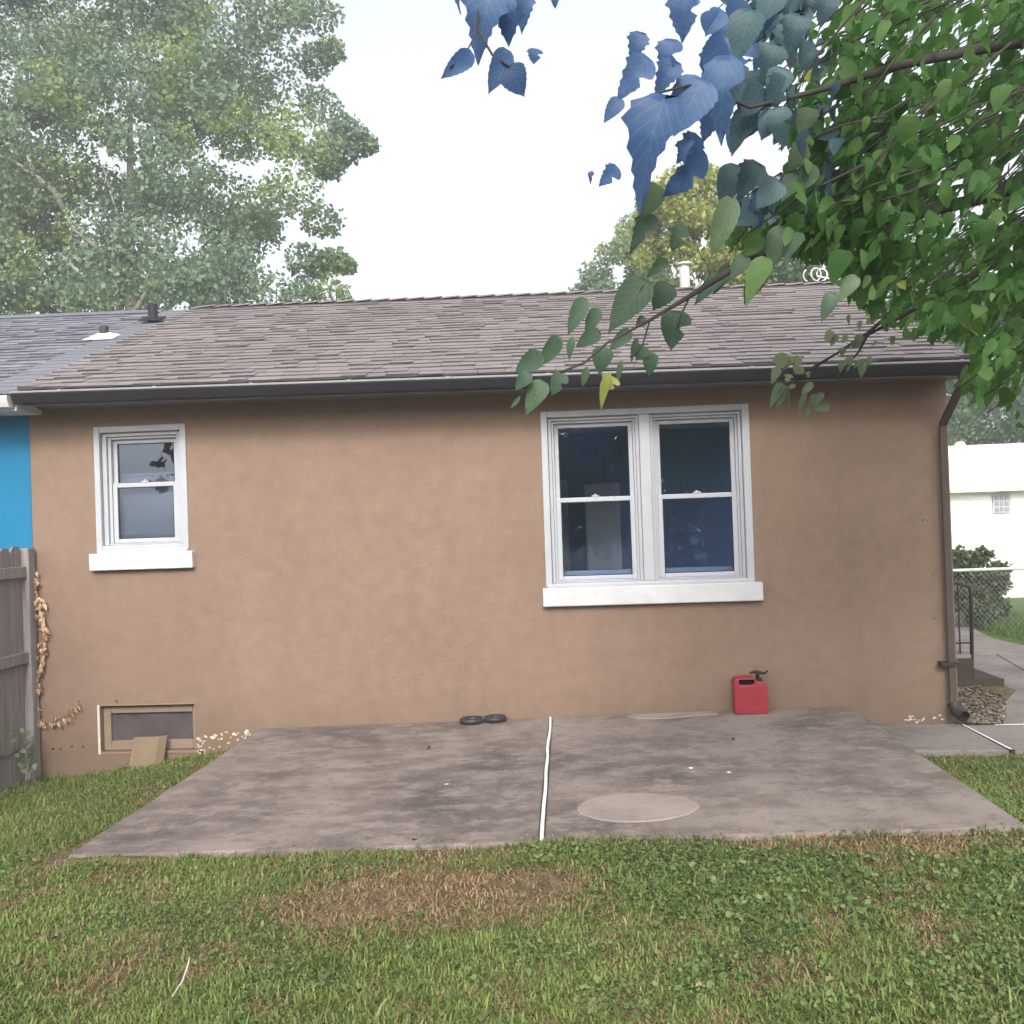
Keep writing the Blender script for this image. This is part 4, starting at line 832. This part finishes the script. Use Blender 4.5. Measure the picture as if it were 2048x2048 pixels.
# utility cable and coil of cable on the ridge
a, b, c = PX(1850, 655, 22), PX(1960, 672, 21), PX(2300, 690, 20)
tag(MB().tube([a, (a+b)/2+Vector((0, 0, -.02)), b, (b+c)/2+Vector((0, 0, -.05)), c], .022, 6).build('utility_cable', M['nsoffit']), 'pale overhead utility cable crossing in front of the trees at right', 'cable')
q = UN(1633, 556, 1, 3.3); rz = roofz(q.x, 3.3)+.02
coil = [Vector((q.x-.07+.16*t, 3.3+.03*math.sin(9*t), rz+.085))+Vector((.075*math.cos(2*math.pi*2.2*t+2), .02, .075*math.sin(2*math.pi*2.2*t+2))) for t in np.linspace(0, 1, 40)]
tag(MB().tube(coil+[Vector((q.x+.2, 3.32, rz+.03)), Vector((q.x+.34, 3.3, rz+.05))], .009, 6).build('cable_coil', M['galv'], smooth=True), 'loose coil of pale cable lying on the roof ridge', 'cable')

# ------------------------------------------------------------------ things on the patio
def gas_can():
    a, b = UN(1466, 1424, 2, pz(1.5, -.1)), UN(1533, 1424, 2, pz(1.5, -.1)); wd = b.x-a.x; z = pz(1.5, -.1)+.001; x = a.x; k = wd/.252; y0, y1 = -.185, -.035
    t = thing('gas_can', (x+wd/2, -.11, z), 'red plastic gas can with black spout against the tan wall', 'gas can')
    out = [(.006, 0), (.246, 0), (.252, .012), (.252, .205), (.244, .232), (.225, .243), (.172, .252), (.160, .272), (.150, .279), (.022, .279), (.008, .270), (.0, .250), (0, .012)]
    hole = [(.040, .226), (.140, .226), (.144, .236), (.137, .258), (.046, .258), (.036, .248)]
    bm = bmesh.new(); vo = [bm.verts.new((x+p[0]*k, y0, z+p[1]*k)) for p in out]; vh = [bm.verts.new((x+p[0]*k, y0, z+p[1]*k)) for p in hole]; es = []
    for l in (vo, vh): es += [bm.edges.new((l[i], l[(i+1) % len(l)])) for i in range(len(l))]
    r = bmesh.ops.triangle_fill(bm, use_beauty=True, edges=es); fs = [f for f in r['geom'] if isinstance(f, bmesh.types.BMFace)]
    bmesh.ops.dissolve_limit(bm, angle_limit=.01, verts=bm.verts, edges=bm.edges); fs = list(bm.faces)
    e = bmesh.ops.extrude_face_region(bm, geom=fs); bmesh.ops.translate(bm, vec=(0, y1-y0, 0), verts=[v for v in e['geom'] if isinstance(v, bmesh.types.BMVert)])
    bmesh.ops.recalc_face_normals(bm, faces=bm.faces); me = bpy.data.meshes.new('body'); bm.to_mesh(me); bm.free(); me.materials.append(M['red'])
    for v in me.vertices: v.co -= Vector((x+wd/2, -.11, z))
    o = bpy.data.objects.new('body', me); reg(o, Matrix.Translation((x+wd/2, -.11, z)), t); m = o.modifiers.new('bevel', 'BEVEL'); m.width = .013; m.segments = 4; m.limit_method = 'ANGLE'; m.angle_limit = R(50)
    me.shade_smooth()
    frame_ring(x+.03*k, x+.222*k, z+.04*k, z+.185*k, .006, .006, .006, .006, y0-.003, y0+.004).build('raised_panel', M['red'], t, bevel=.002)
    MB().box(x+.01*k, x+.244*k, y0-.0025, y0+.004, z+.205*k, z+.212*k).build('seam', M['red'], t, bevel=.002)
    cx = x+.195*k; cy = -.11; cz = z+.243*k
    MB().lathe([(.030, 0), (.030, .018), (.026, .022), (.022, .024)], (cx, cy, cz), 18).build('cap', M['black'], t)
    MB().lathe([(.014, .02), (.013, .045), (.017, .05), (.017, .062), (.006, .066)], (cx-.004, cy, cz), 14).build('spout_neck', M['black'], t, smooth=True)
    MB().tube([(cx-.066, cy, cz+.058), (cx-.05, cy, cz+.067), (cx-.02, cy, cz+.072), (cx+.02, cy, cz+.064), (cx+.044, cy, cz+.056), (cx+.062, cy, cz+.064), (cx+.074, cy, cz+.079)], [.004, .009, .014, .013, .010, .008, .007], 10).build('spout', M['black'], t, smooth=True)
gas_can()
ft = thing('rubber_double_ring', (-.515, -.11, pz(-.5, -.1)), 'black rubber figure-eight ring lying flat on the patio by the wall', 'rubber ring')
def ring(cx, cy, rx, ry, tr, rot):
    mb = MB(); pts = []
    n = 28; z = pz(cx, cy)+tr
    for i in range(n):
        a = 2*math.pi*i/n; c = Vector((rx*math.cos(a), ry*math.sin(a), 0)); nr = Vector((math.cos(a)/rx, math.sin(a)/ry, 0)).normalized()
        for j in range(10):
            b = 2*math.pi*j/10; p = c+nr*tr*math.cos(b)+Vector((0, 0, tr*math.sin(b))); p.rotate(Matrix.Rotation(rot, 3, 'Z')); pts.append(p+Vector((cx, cy, z)))
    mb.add(pts, [(i*10+j, ((i+1) % n)*10+j, ((i+1) % n)*10+(j+1) % 10, i*10+(j+1) % 10) for i in range(n) for j in range(10)]); return mb
ring(-.605, -.125, .075, .060, .024, .2).build('ring', M['rubber'], ft, smooth=True); ring(-.425, -.090, .068, .058, .024, .2).build('ring', M['rubber'], ft, smooth=True)
MB().lathe([(.058, 0), (.058, .012)], (-.605, -.125, pz(-.6, -.1)+.002), 20, sy=.75).build('disc', M['greyplastic'], ft); MB().lathe([(.052, 0), (.052, .012)], (-.425, -.090, pz(-.4, -.1)+.002), 20, sy=.75).build('disc', M['greyplastic'], ft)
MB().box(-.535, -.495, -.135, -.085, pz(-.5, -.1)+.004, pz(-.5, -.1)+.046).build('clamp', M['rubber'], ft, bevel=.008)
# curved clay piece leaning at the basement window
a, b = UN(261, 1512, 1, -.10), UN(324, 1477, 1, -.10)
mb = MB(); n = 10; pf = []
for i in range(n+1):
    t = i/n; pf.append((a.x+(b.x-.02-a.x)*t+.012*t, -.13+.008*t+(.05*max(0, t-.8)/.2)))
zb = Gz(a.x, -.1)-.02; rows = []
for (x, y) in pf: rows.append(((x, y-.03, zb), (x+.022, y+.045, b.z+.01), (x, y-.008, zb), (x+.022, y+.067, b.z+.01)))
mb.add([p for r in rows for p in r], [f for i in range(n) for f in ((4*i, 4*i+4, 4*i+5, 4*i+1), (4*i+2, 4*i+3, 4*i+7, 4*i+6), (4*i+1, 4*i+5, 4*i+7, 4*i+3), (4*i, 4*i+2, 4*i+6, 4*i+4))]+[(0, 1, 3, 2), (4*n, 4*n+2, 4*n+3, 4*n+1)])
tag(mb.build('clay_tile', M['tan'], bevel=.004), 'curved tan clay tile leaning against the basement window', 'tile')
# litter
def dryleaf(px, py, s, label, mat, ground=None):
    z = .0; p = UN(px, py, 2, 0.0) if ground is None else UN(px, py, 2, ground); z = pz(p.x, p.y) if ground is None else ground
    o = inst('fallen_leaf', DRY[random.randrange(2)], leaf_mat4(Vector((p.x, p.y, z+.012)), Vector((random.gauss(0, 1), random.gauss(0, 1), .05)), Vector((0, 0, 1)), s), None, M[mat]); tag(o, label, 'leaf')
M['leafDark'] = leafmat('dark_dead_leaf', [(0, (.03, .024, .02)), (1, (.05, .04, .03))], .1)
dryleaf(1463, 1483, .045, 'dark curled dead leaf on the patio in front of the gas can', 'leafDark')
dryleaf(861, 1494, .035, 'small dark dead leaf on the left patio slab below the rubber ring', 'leafDark')
dryleaf(825, 1686, .045, 'dark dead leaf where the left slab meets the lawn', 'leafDark', -.03)
dryleaf(1391, 1981, .05, 'orange fallen leaf in the lawn at the bottom', 'leafDry', -.02)
for px, py, s, lb_ in ((1382, 1541, .016, 'small pale pebble on the right slab, left one of a pair'), (1458, 1550, .013, 'small pale pebble on the right slab, right one of a pair'), (893, 1565, .012, 'tiny pale pebble on the left slab'), (1465, 1417, .022, 'white crumb of plaster beside the gas can at the wall')):
    p = UN(px, py, 2, 0); z = pz(p.x, p.y); vs = [(1, 0, 0), (-1, 0, 0), (0, 1, 0), (0, -1, 0), (.1, 0, .6), (0, 0, -.3), (.6, .6, .3), (-.6, .6, .3), (.6, -.6, .3), (-.6, -.6, .3)]
    mb = MB().add([Vector((v[0]*s*1.4, v[1]*s, v[2]*s))*random.uniform(.85, 1.1)+Vector((p.x, p.y, z+.3*s)) for v in vs], [(4, 0, 6), (4, 6, 2), (4, 2, 7), (4, 7, 1), (4, 1, 9), (4, 9, 3), (4, 3, 8), (4, 8, 0), (5, 6, 0), (5, 2, 6), (5, 7, 2), (5, 1, 7), (5, 9, 1), (5, 3, 9), (5, 8, 3), (5, 0, 8)])
    tag(mb.build('pebble', M['cream']), lb_, 'pebble')
# dry vine at the house corner
vine = thing('dry_vine', (-4.13, -.04, -.3), 'withered tan vine climbing the house corner beside the fence post', 'vine')
vp = [UN(x, y, 1, -.035) for x, y in ((72, 1490), (76, 1445), (72, 1410), (80, 1360), (88, 1310), (90, 1265), (84, 1225), (78, 1195), (70, 1165), (66, 1148))]; vq = [UN(x, y, 1, -.03) for x, y in ((76, 1450), (105, 1445), (135, 1432), (150, 1415), (160, 1400))]
MB().tube(vp, .004, 5).tube(vq, .003, 5).build('stem', M['barkd'], vine)
for path, n, s0, s1 in ((vp[1:], 95, .04, .075), (vq, 26, .03, .05)):
    for k in range(n):
        t = random.random()*(len(path)-1); i = min(int(t), len(path)-2); p = path[i].lerp(path[i+1], t-i)+Vector((random.gauss(0, .016), random.uniform(-.03, .0), random.gauss(0, .012)))
        inst('leaf', DRY[0], leaf_mat4(p, Vector((random.gauss(0, .55), -.15, -1)), Vector((random.gauss(0, .9), -1, .2)), random.uniform(s0, s1)*1.1, random.uniform(.5, 1.0)), vine)
iv = thing('ground_ivy', (-4.15, -.3, -.3), 'small leafy weeds growing at the foot of the fence', 'weed')
for k in range(34):
    p = UN(random.uniform(15, 68), random.uniform(1455, 1545), 1, random.uniform(-.5, -.12)); p.x = max(p.x, -4.13); inst('leaf', LEAVES[1], leaf_mat4(p, Vector((random.gauss(0, .6), -.5, -.5)), Vector((0, -.6, .8))+rv(.3), random.uniform(.03, .055)), iv, M['leafL'])
# dry stalk lying in the grass
sa = [UN(x, y, 2, -.03) for x, y in ((345, 2020), (366, 1995), (378, 1965), (380, 1958))]
for i, p in enumerate(sa): p.z = Gz(p.x, p.y)+.05+.012*i
tag(MB().tube(sa, [.002, .003, .003, .0015], 6).build('dry_stalk', M['cream']), 'pale curved dry stalk lying in the lawn at lower left', 'stalk')

# ------------------------------------------------------------------ lawn
def vnoise(x, y, s, seed):
    r = np.random.default_rng(seed).random((64, 64)); a = x*s+100; b = y*s+100; i = np.floor(a).astype(int); j = np.floor(b).astype(int); u = a-i; v = b-j; u = u*u*(3-2*u); v = v*v*(3-2*v)
    g = lambda p, q: r[p % 64, q % 64]
    return (g(i, j)*(1-u)+g(i+1, j)*u)*(1-v)+(g(i, j+1)*(1-u)+g(i+1, j+1)*u)*v
def ell(x, y, cx, cy, rx, ry): return np.exp(-(((x-cx)/rx)**2+((y-cy)/ry)**2)**.9)
def dryness(x, y):
    d = 1.0*ell(x, y, -.62, -3.70, .52, .26)+.95*ell(x, y, -.02, -3.58, .34, .19)+.55*ell(x, y, -.35, -3.72, .8, .34)+.5*ell(x, y, 1.1, -3.13, .8, .10)+.65*ell(x, y, 2.0, -3.15, .6, .16)+.6*ell(x, y, 1.55, -3.9, .22, .5)+.5*ell(x, y, -1.5, -4.35, .4, .3)+.4*ell(x, y, -.5, -4.6, .5, .15)+.5*ell(x, y, .1, -3.1, .3, .06)+.35*ell(x, y, .75, -4.5, .3, .2)
    return np.clip(d+.65*(vnoise(x, y, 1.6, 3)-.5)+.75*(vnoise(x, y, 6, 4)-.5)+.5*(vnoise(x, y, 15, 5)-.5), 0, 1)
def bare(x, y): return ell(x, y, .02, -3.57, .22, .11)+.8*ell(x, y, -.08, -3.13, .22, .05)+.5*ell(x, y, -.5, -3.7, .3, .1)+.7*ell(x, y, 2.2, -3.05, .4, .05)
def scatter(dens, x0, x1, y0, y1):
    n = int(dens*(x1-x0)*(y1-y0)); return rng.uniform(x0, x1, n), rng.uniform(y0, y1, n)
def allowed(x, y):
    on_patio = (x > PXL-.035+rng.normal(0, .012, len(x))) & (x < PXR+.02+rng.normal(0, .012, len(x))) & (y > -PDEP+rng.normal(0, .04, len(x))) & (y < .3)
    foot = (x > -2.5) & (x < -1.75) & (y > -3.2+.1*(x+2.5)) & (rng.random(len(x)) < .93)
    walk = (x > PXR) & (y > -.93+rng.normal(0, .02, len(x))-.045*(x-2.3))
    return ~on_patio & ~walk & ~foot & (y < -.02)
areas = [(15000, -2.7, 2.6, -4.9, -2.95), (9000, -4.2, -2.2, -3.1, -.0), (11000, 2.25, 3.2, -3.1, -.9), (2500, -5.5, -2.7, -5.5, -3.0), (2500, 2.6, 5.5, -5.5, -1.0), (2000, -4, 4, -6.5, -4.9)]
gx_, gy_ = [np.concatenate(a) for a in zip(*[scatter(*a) for a in areas])]
k = allowed(gx_, gy_); gx_, gy_ = gx_[k], gy_[k]
D = dryness(gx_, gy_); B = bare(gx_, gy_); k = rng.random(len(D)) > .25*D*D+.55*B; gx_, gy_, D = gx_[k], gy_[k], D[k]
N = len(gx_); L = rng.uniform(.018, .052, N)*(1-.15*D)*(0.75+.6*vnoise(gx_, gy_, 3.0, 8)); L *= np.where(rng.random(N) < .02, 1.9, 1)
ang = rng.uniform(0, 2*np.pi, N)+1.2*(vnoise(gx_, gy_, 2.2, 12)-.5); lean = rng.uniform(.35, 1.4, N)+.25*D; wdt = rng.uniform(.0014, .0030, N)*1.25
dx, dy = np.cos(ang), np.sin(ang); z0_ = G(gx_, gy_)-.004
ch, sh = np.cos(np.minimum(lean, 1.45)), np.sin(np.minimum(lean, 1.45))
def P3(s, side, dip):
    return np.stack([gx_+dx*L*s*sh-dy*wdt*side, gy_+dy*L*s*sh+dx*wdt*side, z0_+L*s*ch-dip*L], 1)
V = np.stack([P3(0, -1, 0), P3(0, 1, 0), P3(.55, .9, -.05), P3(.55, -.9, -.05), P3(1.0, 0, .12)], 1).reshape(-1, 3)
i5 = np.arange(N)*5; hue = rng.random(N)[:, None]; big_n = vnoise(gx_, gy_, 1.1, 21)[:, None]
cg = np.array([.110, .165, .038])*(1-hue)+np.array([.265, .318, .100])*hue; cg = cg*(.8+.45*big_n)
cdry = np.array([.32, .20, .105])*(1-hue)+np.array([.54, .39, .23])*hue; pd = (rng.random(N) < np.clip(.02+1.0*D, 0, .93))[:, None]; olive = np.array([.15, .145, .045])
C = np.where(pd, cdry*(.55+.45*rng.random((N, 1))), cg*(1-.4*D[:, None])+olive*.4*D[:, None])
lg = bigmesh('lawn_grass', V, [np.stack([i5, i5+1, i5+2, i5+3], 1), np.stack([i5+3, i5+2, i5+4], 1)], M['grass'], cols=np.repeat(C, 5, 0))
tag(lg, 'short green lawn with dry brown patches in front of the patio', 'grass', kind='stuff')
# broad-leaved weeds and clover between the blades
areas = [(6500, -2.7, 2.6, -4.9, -2.95), (3000, -4.2, -2.2, -3.1, -.0), (3600, 2.25, 3.2, -3.1, -.9), (500, -5.5, -2.7, -5.5, -3.0), (500, 2.6, 5.5, -5.5, -1.0)]
gx_, gy_ = [np.concatenate(a) for a in zip(*[scatter(*a) for a in areas])]
k = allowed(gx_, gy_); gx_, gy_ = gx_[k], gy_[k]; D = dryness(gx_, gy_); wd_n = vnoise(gx_, gy_, 2.4, 31)*.6+vnoise(gx_, gy_, 7, 32)*.4
k = (rng.random(len(D)) > 1.15*D+.05) & (rng.random(len(D)) < np.clip((wd_n-.43)*2.8+.28*sstep(-.3, 1.2, gx_), .05, 1)); gx_, gy_, D = gx_[k], gy_[k], D[k]
N = len(gx_); c = np.stack([gx_, gy_, G(gx_, gy_)+rng.uniform(.010, .036, N)], 1); nr = np.stack([rng.normal(0, .7, N), rng.normal(-.1, .7, N), np.ones(N)], 1); nr /= np.linalg.norm(nr, axis=1)[:, None]
a = np.cross(nr, rng.normal(size=(N, 3))); a /= np.linalg.norm(a, axis=1)[:, None]; b = np.cross(nr, a); s = ((rng.gamma(4, .0012, N)*(.8+.35*sstep(-.5, 1.0, gx_))).clip(.003, .014))[:, None]
ring_ = []
for k_ in range(7):
    an = 2*np.pi*k_/7; rr = .86 if k_ == 0 else (1.15 if k_ in (3, 4) else 1.0); ring_.append(c+(a*np.cos(an)*1.2+b*np.sin(an)*.9)*s*rr+nr*s*(.18 if k_ % 2 else .05))
V = np.stack([c]+ring_, 1).reshape(-1, 3); i8 = np.arange(N)*8
hue = rng.random(N)[:, None]; C = (np.array([.040, .085, .018])*(1-hue)+np.array([.22, .30, .105])*hue)*(.8+.4*vnoise(gx_, gy_, 1.5, 44)[:, None]); C = np.where(rng.random((N, 1)) < .05, np.array([[.26, .27, .13]]), C)
cw = bigmesh('lawn_weeds', V, np.concatenate([np.stack([i8, i8+1+k_, i8+1+(k_+1) % 7], 1) for k_ in range(7)]), M['grass'], cols=np.repeat(C, 8, 0))
tag(cw, 'round-leaved clover and weeds scattered through the lawn', 'weeds', kind='stuff')
# coarse far lawn tufts at the right beyond the walk
fx, fy = scatter(900, 5.3, 9.5, 3.0, 13); k = ~((fy < 7.3) & (fx < 5.75))&(fy>3.4+0*fx); fx, fy = fx[k], fy[k]; N = len(fx); L = rng.uniform(.04, .09, N); an = rng.uniform(0, 6.28, N); z_ = G(fx, fy); wd_ = .006
V = np.stack([np.stack([fx-wd_*np.sin(an), fy+wd_*np.cos(an), z_-.004], 1), np.stack([fx+wd_*np.sin(an), fy-wd_*np.cos(an), z_-.004], 1), np.stack([fx+L*.6*np.cos(an), fy+L*.6*np.sin(an), z_+L], 1)], 1).reshape(-1, 3); i3 = np.arange(N)*3
hue = rng.random((N, 1)); fg = bigmesh('lawn_grass', V, np.stack([i3, i3+1, i3+2], 1), M['grass'], cols=np.repeat(np.array([.07, .13, .03])*(1-hue)+np.array([.13, .20, .06])*hue, 3, 0))
tag(fg, 'bright lawn beyond the walkway by the chain-link fence', 'grass', kind='stuff')

# ------------------------------------------------------------------ added haze volume imitating a lens-flare veil
hz = MB().box(-125, 125, -95, 205, -4.5, 22).build('flare_haze', None); tag(hz, 'thin added haze volume imitating the veil of lens flare', 'flare_haze', kind='stuff')
mh = bpy.data.materials.new('flare_veil_haze'); mh.use_nodes = True; th = mh.node_tree; th.nodes.remove(th.nodes['Principled BSDF'])
pv_ = th.nodes.new('ShaderNodeVolumePrincipled'); pv_.inputs['Color'].default_value = (.93, .96, 1, 1); pv_.inputs['Density'].default_value = .006; pv_.inputs['Anisotropy'].default_value = .3
th.links.new(pv_.outputs[0], th.nodes['Material Output'].inputs['Volume']); hz.data.materials.append(mh)
